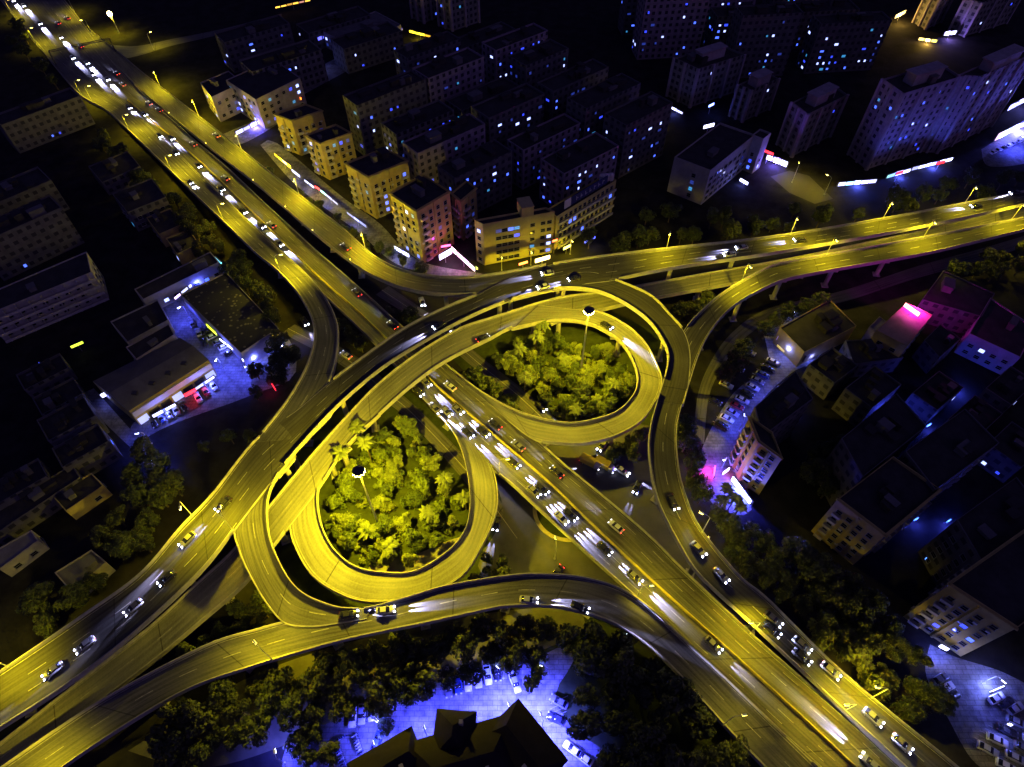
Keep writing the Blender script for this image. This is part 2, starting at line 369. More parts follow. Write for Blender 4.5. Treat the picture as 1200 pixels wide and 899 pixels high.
road('I', 'link_ramp_road',
     [(345, 525), (305, 575), (277, 617), (281, 645), (294, 675), (313, 707), (334, 729), (365, 733), (400, 729), (430, 724)],
     [(390, 482), (350, 522), (330, 550), (317, 575), (313, 602), (318, 637), (336, 675), (357, 697), (390, 711), (412, 714), (435, 713)],
     [(0, 16.1), (.3, 15.3), (.62, 12.1), (1, 12)], "short link ramp dropping off the flyover", ("outer", "inner"), n=70, dz=0.06)
road('M', 'ramp_road',
     [(-40, 930), (6, 898), (100, 834), (175, 791), (250, 754), (300, 739), (337, 729), (400, 717), (437, 712), (480, 700), (525, 687), (600, 675), (640, 674), (680, 677), (725, 690), (762, 714), (812, 761), (850, 796), (900, 844), (950, 892), (990, 932)],
     [(35, 935), (75, 899), (150, 849), (225, 806), (300, 780), (350, 765), (400, 751), (450, 740), (500, 730), (550, 719), (600, 710), (662, 713), (720, 731), (760, 756), (800, 796), (850, 852), (895, 899), (925, 932)],
     [(0, 5), (.35, 11.8), (.65, 12), (.85, 8), (1, 6.6)], "courtyard-side ramp", ("inner", "outer"), n=110)
# ground level service roads
road('SL', 'service_road', [(330, 390), (400, 428), (440, 462), (478, 492), (545, 565), (600, 640)], [(345, 380), (415, 416), (458, 452), (493, 482), (556, 548), (612, 622)],
     [(0, .02), (1, .02)], "ground road", ("a", "b"), n=40, girder=False, wall=False)
road('SR', 'service_road', [(440, 345), (500, 385), (548, 425), (600, 470), (660, 530)], [(455, 335), (520, 380), (566, 420), (620, 462), (675, 512)],
     [(0, .02), (1, .02)], "ground road", ("a", "b"), n=40, girder=False, wall=False)
road('SG', 'service_road', [(1215, 272), (1155, 290), (1075, 312), (990, 340), (900, 362), (860, 388), (835, 420), (818, 462), (812, 520)],
     [(1215, 284), (1160, 303), (1075, 326), (995, 352), (915, 372), (874, 395), (848, 428), (831, 464), (825, 520)],
     [(0, .02), (1, .02)], "ground road", ("a", "b"), n=60, girder=False, wall=False)
road('ST', 'side_road', [(125, 52), (160, 54), (200, 46), (260, 34), (330, 16)], [(125, 72), (160, 66), (200, 54), (260, 40), (330, 21)], [(0, .03), (1, .03)], "side road", ("a", "b"), n=24, girder=False, wall=False)

def build_road(r):
    n = r.n; b = MB(); uvs = []
    C = 6
    for k in range(n):
        w = (r.B[k] - r.A[k]).length
        for c in range(C + 1):
            p = r.A[k].lerp(r.B[k], c / C); b.v.append(tuple(p)); uvs.append((w * (c / C - .5), r.len[k]))
    for k in range(n - 1):
        for c in range(C):
            i = k * (C + 1) + c
            b.f.append((i, i + C + 1, i + C + 2, i + 1)); b.mi.append(0)
    me = b.mesh(r.name, M_ASPH2 if r.key in 'JHK' else M_ASPHD if r.key in 'DFG' else M_ASPH, uvs=uvs)
    if me.polygons[0].normal.z < 0: me.flip_normals()
    o = link(r.name, me); tag(o, kind='structure'); r.obj = o
    if r.girder:
        gb = MB()
        for k in range(n):
            d = (r.B[k] - r.A[k]).normalized(); a, e = r.A[k], r.B[k]; zt = -0.03
            pts = [a - d * .28, e + d * .28, e + d * .28 + Vector((0, 0, -.55)), e - d * 1.3 + Vector((0, 0, -1.7)), a + d * 1.3 + Vector((0, 0, -1.7)), a - d * .28 + Vector((0, 0, -.55))]
            pts[0] = pts[0] + Vector((0, 0, zt)); pts[1] = pts[1] + Vector((0, 0, zt))
            gb.v += [tuple(p) for p in pts]
        for k in range(n - 1):
            for c in range(6):
                i = k * 6
                gb.f.append((i + c, i + 6 + c, i + 6 + (c + 1) % 6, i + (c + 1) % 6)); gb.mi.append(0)
        gb.build("girder", M_GIRD, o)
        # columns
        s = 12.0
        while s < r.len[-1] - 6:
            k = min(range(n), key=lambda k: abs(r.len[k] - s)); s += 21
            if r.z[k] < 4.2: continue
            c = (r.A[k] + r.B[k]) / 2
            if over_road(c.x, c.y, 1.6, zmin=-1, zmax=r.z[k] - 2, skip=(r.key,)): continue
            d = (r.B[k] - r.A[k]); w = d.length; ang = math.atan2(d.y, d.x)
            pb = MB(); pb.tube((0, 0, 0), (0, 0, r.z[k] - 2.6), .8, .8, 12)
            pb.box((0, 0, r.z[k] - 2.15), (min(w * .7, 7), 1.5, .9)); pb.box((0, 0, .15), (2.4, 2.4, .3))
            pb.build("pier", M_GIRD, o, (c.x, c.y, 0), ang)
    if r.markings:
        mb = MB()
        def strip(k0, f, wid, L0, L1):
            pass
        for (f, kind) in r.markings:
            pat = {'solid': (1e9, 1e9), 'dash': (4.0, 10.0)}[kind]
            s = 0.0
            # sample the lane line finely
            N = int(r.len[-1] / 1.0); pts = []
            k = 0
            for q in range(N):
                L = r.len[-1] * q / (N - 1)
                while k < n - 2 and r.len[k + 1] < L: k += 1
                t = (L - r.len[k]) / max(r.len[k + 1] - r.len[k], 1e-6)
                a = r.A[k].lerp(r.A[k + 1], t); e = r.B[k].lerp(r.B[k + 1], t)
                if isinstance(f, tuple): ff = f[0] + (f[1] - f[0]) * q / (N - 1)
                else: ff = f
                d = (e - a); w = d.length; d = d / w
                off = ff * w if 0 <= ff <= 1 else ff
                pts.append((L, a + d * off, d))
            for (L, p, d), (L2, p2, d2) in zip(pts, pts[1:]):
                if kind == 'dash' and (L % pat[1]) > pat[0]: continue
                z = Vector((0, 0, .035))
                if any(abs(zz - p.z) < 1.2 for _, zz in over_road(p.x, p.y, 0, skip=(r.key,))): continue
                mb.quad(p - d * .1 + z, p + d * .1 + z, p2 + d2 * .1 + z, p2 - d2 * .1 + z)
        if mb.f:
            mk = mb.build("lane_marking", M_PAINT, o)
for key, mk in {'main': ((.13, 'dash'), (.28, 'dash'), (.70, 'dash'), (.86, 'dash'), (.035, 'solid'), (.965, 'solid')), 'B': ((.5, 'dash'), (.06, 'solid'), (.94, 'solid')), 'C': ((.5, 'dash'), (.06, 'solid'), (.94, 'solid')),
                'D': ((.36, 'dash'), (.66, 'dash'), (.05, 'solid'), (.95, 'solid')), 'G': ((.5, 'dash'), (.06, 'solid'), (.94, 'solid')),
                'M': ((.5, 'dash'), (.06, 'solid'), (.94, 'solid')), 'H': ((.5, 'dash'), (.06, 'solid')), 'J': ((.08, 'solid'), (.92, 'solid')), 'K': ((.08, 'solid'), (.92, 'solid')),
                'I': ((.5, 'dash'),), 'SL': ((.5, 'solid'),), 'SR': ((.5, 'solid'),)}.items():
    ROADS[key].markings = mk
for r in ROADS.values(): build_road(r)

# parapets: where a deck edge is not open to another deck at the same level
def parapet(pts, outs, label):
    b = MB(); n = len(pts)
    for p, o in zip(pts, outs):
        for x, z in ((-.17, 0), (-.10, .95), (.16, .95), (.24, -.6)):
            q = p + o * x; b.v.append((q.x, q.y, p.z + z))
    for k in range(n - 1):
        for c in range(4):
            i = 4 * k; b.f.append((i + c, i + 4 + c, i + 4 + (c + 1) % 4, i + (c + 1) % 4)); b.mi.append(0)
    b.f.append((0, 1, 2, 3)); b.f.append((4 * n - 1, 4 * n - 2, 4 * n - 3, 4 * n - 4)); b.mi += [0, 0]
    me = b.mesh("parapet_wall", M_CONC)
    bm = bmesh.new(); bm.from_mesh(me); bmesh.ops.recalc_face_normals(bm, faces=bm.faces); bm.to_mesh(me); bm.free()
    return tag(link("parapet_wall", me), label, "parapet", "concrete parapets along the ramps")
for r in list(ROADS.values()):
    if not r.wall: continue
    for side, (E, O) in enumerate(((r.A, r.B), (r.B, r.A))):
        ok = []
        for k in range(r.n):
            out = (E[k] - O[k]).normalized(); p = E[k] + out * 0.9; p2 = E[k] - out * 0.9
            hit = False
            for q in (p, E[k]):
                for (rr, zz) in over_road(q.x, q.y, 0, skip=(r.key,)):
                    if rr.wall and abs(zz - r.z[k]) < 1.3: hit = True
            if r.key == 'main' and side == 0 and k < 14: hit = True
            ok.append(not hit)
        runs = []; cur = []
        for k in range(r.n):
            if ok[k]: cur.append(k)
            else:
                if len(cur) > 2: runs.append(cur)
                cur = []
        if len(cur) > 2: runs.append(cur)
        for i, run in enumerate(runs):
            pts = [E[k] for k in run]; outs = [(E[k] - O[k]).normalized() for k in run]
            lab = "pale concrete parapet on the %s edge of the %s" % (r.sides[side], r.phrase)
            if len(runs) > 1: lab = "%s stretch of pale concrete parapet, %s edge of the %s" % (ordn(i + 1), r.sides[side], r.phrase)
            parapet(pts, outs, lab)
# median kerb of the expressway, painted yellow
med = catmull([(150, 118), (190, 152), (235, 190), (290, 243), (348, 300), (385, 335), (415, 361), (453, 397), (500, 441), (520, 460), (580, 511), (647, 569), (687, 608), (760, 677), (900, 804), (1000, 897), (1030, 925)], 110)
rm = ROADS['main']; mp_ = []
for p in med:
    q = P(p[0], p[1], 6)
    for _ in range(4): q = P(p[0], p[1], road_z_near(rm, q.x, q.y))
    mp_.append(q)
b = MB()
for k, p in enumerate(mp_):
    d = (mp_[min(k + 1, len(mp_) - 1)] - mp_[max(k - 1, 0)]); o = Vector((-d.y, d.x, 0)).normalized()
    for x, z in ((-.3, 0), (-.14, .75), (.14, .75), (.3, 0)): b.v.append(tuple(p + o * x + Vector((0, 0, z))))
for k in range(len(mp_) - 1):
    for c in range(3): i = 4 * k; b.f.append((i + c, i + 4 + c, i + 5 + c, i + 1 + c)); b.mi.append(0)
tag(b.build("median_barrier", M_YELLOW), "yellow painted median barrier dividing the straight expressway", "barrier")

# ground surfaces seen between the decks
patch("junction_road", [(560, 520), (600, 560), (640, 520), (700, 515), (765, 500), (775, 600), (830, 690), (880, 740), (760, 730), (690, 690), (590, 690), (560, 660), (590, 600)], M_ASPH and mat("old_asphalt", (0.085, 0.083, 0.08), 0.8, 0.35, 0.12), 0.03)
patch("lawn", [(300, 560), (420, 440), (470, 450), (560, 540), (600, 600), (570, 690), (430, 715), (330, 690)], M_GRASS, 0.010)
patch("lawn", [(520, 410), (600, 375), (700, 365), (780, 400), (790, 460), (740, 520), (650, 520), (590, 480)], M_GRASS, 0.010)
patch("lawn", [(150, 880), (300, 790), (480, 735), (640, 712), (690, 730), (640, 760), (420, 840), (250, 899)], mat("dry_verge", (0.12, 0.115, 0.06), 0.95, 0.4, 0.2), 0.011)
patch("lawn", [(600, 715), (700, 725), (800, 800), (900, 910), (660, 930), (640, 800)], M_GRASS, 0.010)
patch("footpath", [(430, 672), (470, 678), (540, 652), (552, 630), (530, 632), (480, 652), (440, 656)], M_PAVE, 0.02)
patch("footpath", [(455, 620), (460, 640), (468, 665), (475, 664), (468, 640), (462, 615)], M_PAVE, 0.024)
# roundabout island
ci = P(664, 598, 0); rad = 9.6
b = MB(); n = 64
ringo = [(ci.x + rad * math.cos(2 * math.pi * k / n), ci.y + rad * 1.0 * math.sin(2 * math.pi * k / n)) for k in range(n)]
ringi = [(ci.x + (rad - 1.1) * math.cos(2 * math.pi * k / n), ci.y + (rad - 1.1) * math.sin(2 * math.pi * k / n)) for k in range(n)]
for k in range(n):
    j = (k + 1) % n
    b.quad((*ringo[k], 0), (*ringo[j], 0), (*ringo[j], .22), (*ringo[k], .22)); b.quad((*ringo[k], .22), (*ringo[j], .22), (*ringi[j], .22), (*ringi[k], .22))
tag(b.build("island_kerb", mat("kerb_yellow", (0.40, 0.34, 0.16), 0.8, 0.3, 0.7)), kind='structure')
b = MB(); b.poly([(*p, .18) for p in ringi]); tag(b.build("island_lawn", M_GRASS), kind='structure')

# ------------------------------------------------------------------ street lamps
def mesh_lamp(h, arm, lens):
    p = MB(); p.tube((0, 0, 0), (0, 0, h - .6), .13, .08, 8); p.tube((0, 0, h - .6), (arm * .35, 0, h - .12), .07, .06, 6); p.tube((arm * .35, 0, h - .12), (arm, 0, h), .06, .05, 6); p.box((0, 0, .15), (.45, .45, .3))
    hd = MB(); hd.box((arm + .35, 0, h + .02), (1.0, .42, .16)); hd.box((arm - .1, 0, h + .0), (.3, .2, .14))
    ln = MB(); ln.box((arm + .38, 0, h - .14), (.98, .44, .15))
    return p.mesh("pole", M_STEEL), hd.mesh("lamp_head", M_STEEL), ln.mesh("lamp_lens", lens)
LM = mesh_lamp(8.5, 1.9, E_LAMP); LMC = mesh_lamp(6.5, 1.2, E_COOL)
NL = 0
def lamp_at(loc, ang, label, power=15000, color=SODIUM, cool=False, group="sodium street lamps along the ramps", cone=148):
    t = thing("street_lamp", label, "street lamp", loc, ang, group)
    h, arm = (6.5, 1.2) if cool else (8.5, 1.9)
    for nme, me in zip(("pole", "lamp_head", "lamp_lens"), LMC if cool else LM): link(nme, me, t)
    l_ = lamp_light("lamp_light", 'SPOT' if cone else 'POINT', (arm + .38, 0, h - .5), power * LAMP, color, t, .2)
    if cone: l_.data.spot_size = math.radians(cone); l_.data.spot_blend = .55
    return t
def road_lamp(key, side, px, label, power=15000, cone=148):
    r = ROADS[key]; E, O, Q = (r.A, r.B, r.pxA) if side == 0 else (r.B, r.A, r.pxB)
    k = min(range(r.n), key=lambda k: (Q[k][0] - px[0]) ** 2 + (Q[k][1] - px[1]) ** 2)
    d = (O[k] - E[k]).normalized(); p = E[k] - d * .0
    return lamp_at((p.x, p.y, p.z + .3), math.atan2(d.y, d.x), label, power, cone=cone)
for i, (x, y, w) in enumerate([(100, 108, 14), (114, 116, 12), (156, 153, 23), (207, 203, 25), (266, 262, 25), (330, 322, 30)]):
    road_lamp('B', 0, (x, y), "sodium street lamp, %s down the bending slip road beside the shop yard" % ordn(i + 1), w * 1000)
for i, (x, y, w) in enumerate([(186, 102, 26), (231, 136, 26), (285, 179, 28), (351, 230, 30), (431, 294, 34)]):
    road_lamp('C', 1, (x, y), "sodium street lamp, %s down the outer edge of the slip road below the yellow apartments" % ordn(i + 1), w * 1000, cone=0 if i > 0 else 160)
for i, (x, y, w) in enumerate([(785, 292, 26), (921, 276, 26), (1031, 258, 27), (1130, 239, 22)]):
    road_lamp('D', 0, (x, y), "sodium street lamp on the flyover's upper edge, %s beyond the hotel" % ordn(i + 1), w * 1000)
for i, (x, y, w) in enumerate([(866, 332, 30), (969, 299, 28), (1083, 279, 28), (1186, 259, 28)]):
    road_lamp('G', 0, (x, y), "sodium street lamp on the sweeping outer ramp, %s past its fork" % ordn(i + 1), w * 1000)
for i, (x, y, w) in enumerate([(820, 620, 13), (1020, 818, 30)]):
    road_lamp('G', 1, (x, y), ["dim sodium lamp over the dark bend of the outer ramp", "bright sodium lamp leaning over the outer ramp's straight end"][i], w * 1000, cone=168)
for i, (x, y, w) in enumerate([(227, 603, 30), (12, 781, 28)]):
    road_lamp('D', 0, (x, y), ["sodium lamp on the flyover beside the market stalls", "sodium lamp at the flyover's low end by the dark trees"][i], w * 1000)
road_lamp('D', 1, (272, 622), "sodium lamp in the gore where the link ramp leaves the flyover", 22000)
road_lamp('M', 1, (60, 911), "sodium lamp at the low end of the courtyard-side ramp", 15000)
road_lamp('M', 1, (320, 775), "sodium lamp where the link ramp joins the courtyard-side ramp", 17000)
road_lamp('M', 1, (850, 853), "sodium lamp on the courtyard-side ramp over the black wood", 4500)
road_lamp('main', 1, (878, 742), "sodium lamp squeezed between the expressway and the outer ramp", 15000)
road_lamp('main', 1, (985, 836), "sodium lamp on the expressway's far edge, lowest in view", 13000)
road_lamp('main', 0, (748, 703), "sodium lamp on the expressway above the courtyard-side ramp", 11000)
road_lamp('main', 0, (590, 560), "sodium lamp where the lower loop meets the expressway", 9000)
for i, (x, y, w) in enumerate([(16, 18, 12), (40, 48, 13)]):
    road_lamp('main', 0, (x, y), "sodium lamp by the dark trees at the expressway's far end, %s of two" % ordn(i + 1), w * 1000)
for i, (x, y, w) in enumerate([(88, 16, 13), (112, 44, 15)]):
    road_lamp('main', 1, (x, y), "sodium lamp opposite the side road at the expressway's far end, %s of two" % ordn(i + 1), w * 1000)
def ground_lamp(px, label, power, ang=0, color=SODIUM, cool=False):
    p = P(px[0], px[1], 0.02); return lamp_at(p, ang, label, power, color, cool, "lamps standing at ground level")
ground_lamp((139, 37), "glaring sodium lamp at the top of the side road", 30000, -1.2)
p = P(139, 37, 0); t = thing("floodlight", "oversized round lens added as lamp glare at the head of the side road", "floodlight", (p.x + 1, p.y - 2, 0))  # added oversized glowing lens, stands in for the side road lamp's glare
b = MB(); b.tube((0, 0, 0), (0, 0, 10), .2, .14, 8); b.build("pole", M_STEEL, t)
b = MB(); b.tube((0, .3, 10.2), (0, -.5, 10.5), .6, 1.3, 16); b.build("housing", M_DARKM, t)
b = MB(); b.tube((0, -.5, 10.5), (0, -.75, 10.6), 1.35, 1.25, 16); b.build("lens", emis("glare_lens", (1, .85, .3), 40), t)
ground_lamp((180, 58), "sodium lamp half way along the side road", 9000, 1.0)
ground_lamp((928, 214), "sodium lamp on the small lit square near the towers", 10000, 1.2)
ground_lamp((966, 228), "sodium lamp on the lower corner of the small lit square", 9000, 2.2)
ground_lamp((650, 655), "sodium lamp on the junction beside the round island", 3500, 1.6)
ground_lamp((820, 655), "sodium lamp at ground level under the outer ramp", 1500, 1.2)
for i, px in enumerate([(588, 317), (622, 311), (668, 298)]):  # unseen lamps added to brighten the hotel front
    ground_lamp(px, "added sodium lamp brightening the hotel front, %s along its foot" % ordn(i + 1), 9000, -1.5).name = "street_lamp"
def mast(px_head, z, label, power):
    h = P(px_head[0], px_head[1], z); t = thing("floodlight_mast", label, "floodlight mast", (h.x, h.y, 0), 0, "high masts inside the loops")
    b = MB(); b.tube((0, 0, 0), (0, 0, z - .4), .34, .16, 12); b.box((0, 0, .25), (1.1, 1.1, .5)); b.build("pole", M_STEEL, t)
    b = MB()
    for k in range(24):
        a0, a1 = 2 * math.pi * k / 24, 2 * math.pi * (k + 1) / 24
        b.tube((1.15 * math.cos(a0), 1.15 * math.sin(a0), z), (1.15 * math.cos(a1), 1.15 * math.sin(a1), z), .09, .09, 6)
    for k in range(4): b.tube((0, 0, z - .3), (1.15 * math.cos(k * 1.57), 1.15 * math.sin(k * 1.57), z), .06, .06, 6)
    b.tube((0, 0, z - .7), (0, 0, z + .1), .35, .35, 10)
    b.build("ring", M_DARKM, t)
    b = MB(); b.tube((0, 0, z + .3), (0, 0, z + .55), 1.5, .8, 28); b.build("canopy", M_DARKM, t)
    for k in range(10):
        a = 2 * math.pi * k / 10
        b = MB(); b.box((1.25 * math.cos(a), 1.25 * math.sin(a), z - .05), (.5, .42, .34), a); hd = b.build("floodlight", M_DARKM, t)
        b = MB(); b.box((1.32 * math.cos(a), 1.32 * math.sin(a), z - .32), (.46, .4, .16), a); b.build("lens", E_MAST, hd)
    l_ = lamp_light("mast_light", 'SPOT', (0, 0, z - 1.3), power * LAMP, SODIUM, t, .9); l_.data.spot_size = math.radians(161); l_.data.spot_blend = .28
mast((420, 552), 31, "tall floodlight mast among the palms inside the lower loop", 350000)
mast((690, 364), 32, "tall floodlight mast standing in the grove inside the upper loop", 225000)
# little marker lamps on the apartment slip road's inner parapet
for i, px in enumerate([(197, 134), (240, 169), (299, 215), (335, 245), (368, 273), (412, 309)]):
    r = ROADS['C']; k = min(range(r.n), key=lambda k: (r.pxA[k][0] - px[0]) ** 2 + (r.pxA[k][1] - px[1]) ** 2); p = r.A[k]
    t = thing("marker_lamp", "tiny glowing marker lamp, %s along the slip road's inner parapet" % ordn(i + 1), "marker lamp", (p.x, p.y, p.z + .9), 0, "marker lamps on the parapet")
    b = MB(); b.tube((0, 0, 0), (0, 0, .35), .05, .05, 6); b.build("post", M_STEEL, t)
    b = MB(); b.tube((0, 0, .35), (0, 0, .6), .2, .14, 8); b.build("lens", emis("marker_lens", (1, .7, .1), 9), t)
# sign gantry across the expressway
a = P(66, 76, 0.3); c = P(136, 61, 0.3)
t = thing("sign_gantry", "dark steel sign gantry spanning the expressway near its far end", "gantry", a)
v = c - a; L = v.length; t.rotation_euler = (0, 0, math.atan2(v.y, v.x))
for x in (0, L): b = MB(); b.tube((x, 0, 0), (x, 0, 7.5), .28, .22, 8); b.build("post", M_DARKM, t)
b = MB()
for zz in (6.6, 7.4): b.tube((0, -.3, zz), (L, -.3, zz), .1, .1, 6); b.tube((0, .3, zz), (L, .3, zz), .1, .1, 6)
for q in range(int(L / 1.6)): b.tube((q * 1.6, .3, 6.6 if q % 2 else 7.4), (q * 1.6 + 1.6, .3, 7.4 if q % 2 else 6.6), .05, .05, 5)
b.build("truss_rib", M_DARKM, t)

# ------------------------------------------------------------------ trees
def crown_mesh(seed, rx, rz, nb, leaves, size, material):
    q = random.Random(seed); b = MB()
    for i in range(nb):
        while True:
            c = Vector((q.uniform(-1, 1), q.uniform(-1, 1), q.uniform(-.8, 1)))
            if .3 < c.length < .85: break
        br = q.uniform(.26, .46)
        for k in range(leaves):
            d = Vector((q.gauss(0, 1), q.gauss(0, 1), q.gauss(0, 1) + .35)).normalized()
            p = c + d * br * q.uniform(.72, 1.08); p = Vector((p.x * rx, p.y * rx, p.z * rz))
            nrm = (d + Vector((q.gauss(0, .55), q.gauss(0, .55), q.gauss(0, .55) + .25))).normalized()
            x = nrm.orthogonal().normalized(); x = Matrix.Rotation(q.uniform(0, 6.28), 3, nrm) @ x; y = nrm.cross(x); s = size * q.uniform(.6, 1.35)
            b.quad(p - x * s - y * s * .35, p + y * -s * .6 + x * s * .1, p + x * s + y * s * .3, p + y * s * .6 - x * s * .1)
    return b.mesh("crown", material)
def trunk_mesh(seed, h):
    q = random.Random(seed); b = MB(); b.tube((0, 0, 0), (q.uniform(-.1, .1), q.uniform(-.1, .1), h * .6), .24, .16, 7)
    for k in range(5):
        a = k * 1.256 + q.uniform(-.4, .4); s = h * q.uniform(.38, .58); b.tube((0, 0, s), (math.cos(a) * 1.5, math.sin(a) * 1.5, s + h * .35), .1, .04, 5)
    return b.mesh("trunk", M_BARK)
CROWNS = [crown_mesh(s, 3.0 * (.8, 1.0, 1.15)[s % 3], 2.6 * (1.35, 1.0, .8)[s % 3], 20 + s % 6, 105, (.20, .26, .32)[s // 3], M_LEAF[(s + s // 3) % 3]) for s in range(9)]
M_LEAF_SHADED = [mat("shaded_leaf_%d" % i, c, 0.7, 0.45, 0.9) for i, c in enumerate([(0.03, 0.042, 0.014), (0.04, 0.05, 0.016)])]  # shade outside the floodlit loops put into a darker leaf colour
CROWNS_SHADED = [crown_mesh(40 + s, 3.1, 2.7 * (1.2, .9, 1.0)[s % 3], 18 + s, 85, .30, M_LEAF_SHADED[s % 2]) for s in range(5)]
TRUNKS = [trunk_mesh(s, 5.0) for s in range(3)]
BUSH = [crown_mesh(100 + s, 1.5, 1.1, 9, 50, .22, M_LEAF[s % 3]) for s in range(4)]
def palm_crown(seed):
    q = random.Random(seed); b = MB()
    for k in range(17):
        a = k * 2.399; el = q.uniform(-.1, 1.0); L = q.uniform(2.0, 2.8); prev = None
        for j in range(7):
            s = j / 6; rr = L * s * math.cos(el * (1 - s * .3)); zz = L * s * math.sin(el) - 1.5 * s * s * L * .42
            c = Vector((math.cos(a) * rr, math.sin(a) * rr, zz)); w = .48 * math.sin(math.pi * (.12 + .85 * s)) ; sd = Vector((-math.sin(a), math.cos(a), 0)) * w
            cur = (c - sd + Vector((0, 0, -w * .5)), c, c + sd + Vector((0, 0, -w * .5)))
            if prev:
                b.quad(prev[0], prev[1], cur[1], cur[0]); b.quad(prev[1], prev[2], cur[2], cur[1])
            prev = cur
    return b.mesh("crown", M_PALM)
PALMC = [palm_crown(s) for s in range(3)]
b = MB(); b.tube((0, 0, 0), (.15, .05, 1), .2, .15, 8); PALMT = b.mesh("trunk", M_BARK)
FOOT = []      # building footprints, trees keep out of them
CLEAR = []     # (x, y, r) kept free
TREES = 0
def shaded_tree(x, y, label, group, s=1.0): return tree(x, y, label, group, s, 0.0, CROWNS_SHADED)
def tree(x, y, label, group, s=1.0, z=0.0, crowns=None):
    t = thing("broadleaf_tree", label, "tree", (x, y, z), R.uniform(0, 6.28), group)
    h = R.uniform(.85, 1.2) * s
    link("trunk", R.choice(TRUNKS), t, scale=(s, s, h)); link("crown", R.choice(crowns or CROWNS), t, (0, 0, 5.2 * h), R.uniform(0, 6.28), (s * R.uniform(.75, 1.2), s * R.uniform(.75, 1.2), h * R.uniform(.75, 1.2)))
    return t
def bush(x, y, label, group, s=1.0):
    t = thing("shrub", label, "shrub", (x, y, 0), 0, group)
    link("foliage", R.choice(BUSH), t, (0, 0, .9 * s), R.uniform(0, 6.28), (s, s, s * R.uniform(.8, 1.3)))
    b = link("stem", TRUNKS[0], t, scale=(.3, .3, .2 * s)); return t
def palm(px, h, label, group, z=0.0, s=1.0, at_crown=True):
    p = P(px[0], px[1], h) if at_crown else P(px[0], px[1], 0)
    t = thing("palm_tree", label, "palm tree", (p.x, p.y, 0), R.uniform(0, 6.28), group)
    link("trunk", PALMT, t, scale=(1, 1, h)); link("crown", R.choice(PALMC), t, (.15, .05, h), 0, (s, s, s)); return t
def grove(poly, n, label, group, smin=.8, smax=1.25, gap=3.4, margin=2.2, maker=tree, lift=5):
    """poly: where the crowns show, in photograph pixels; unprojected at crown height"""
    w = [P(a, c, lift) for a, c in poly]; x0, x1 = min(p.x for p in w), max(p.x for p in w); y0, y1 = min(p.y for p in w), max(p.y for p in w)
    pts = []; tries = 0
    while len(pts) < n and tries < n * 120:
        tries += 1; x, y = R.uniform(x0, x1), R.uniform(y0, y1)
        if not in_poly((x, y), w): continue
        if any((x - a) ** 2 + (y - c) ** 2 < gap * gap for a, c in pts): continue
        if over_road(x, y, margin): continue
        if any(in_poly((x, y), f) for f in FOOT) or any((x - a) ** 2 + (y - c) ** 2 < rr * rr for a, c, rr in CLEAR): continue
        pts.append((x, y))
    for x, y in pts: maker(x, y, label, group, R.uniform(smin, smax))
    return pts

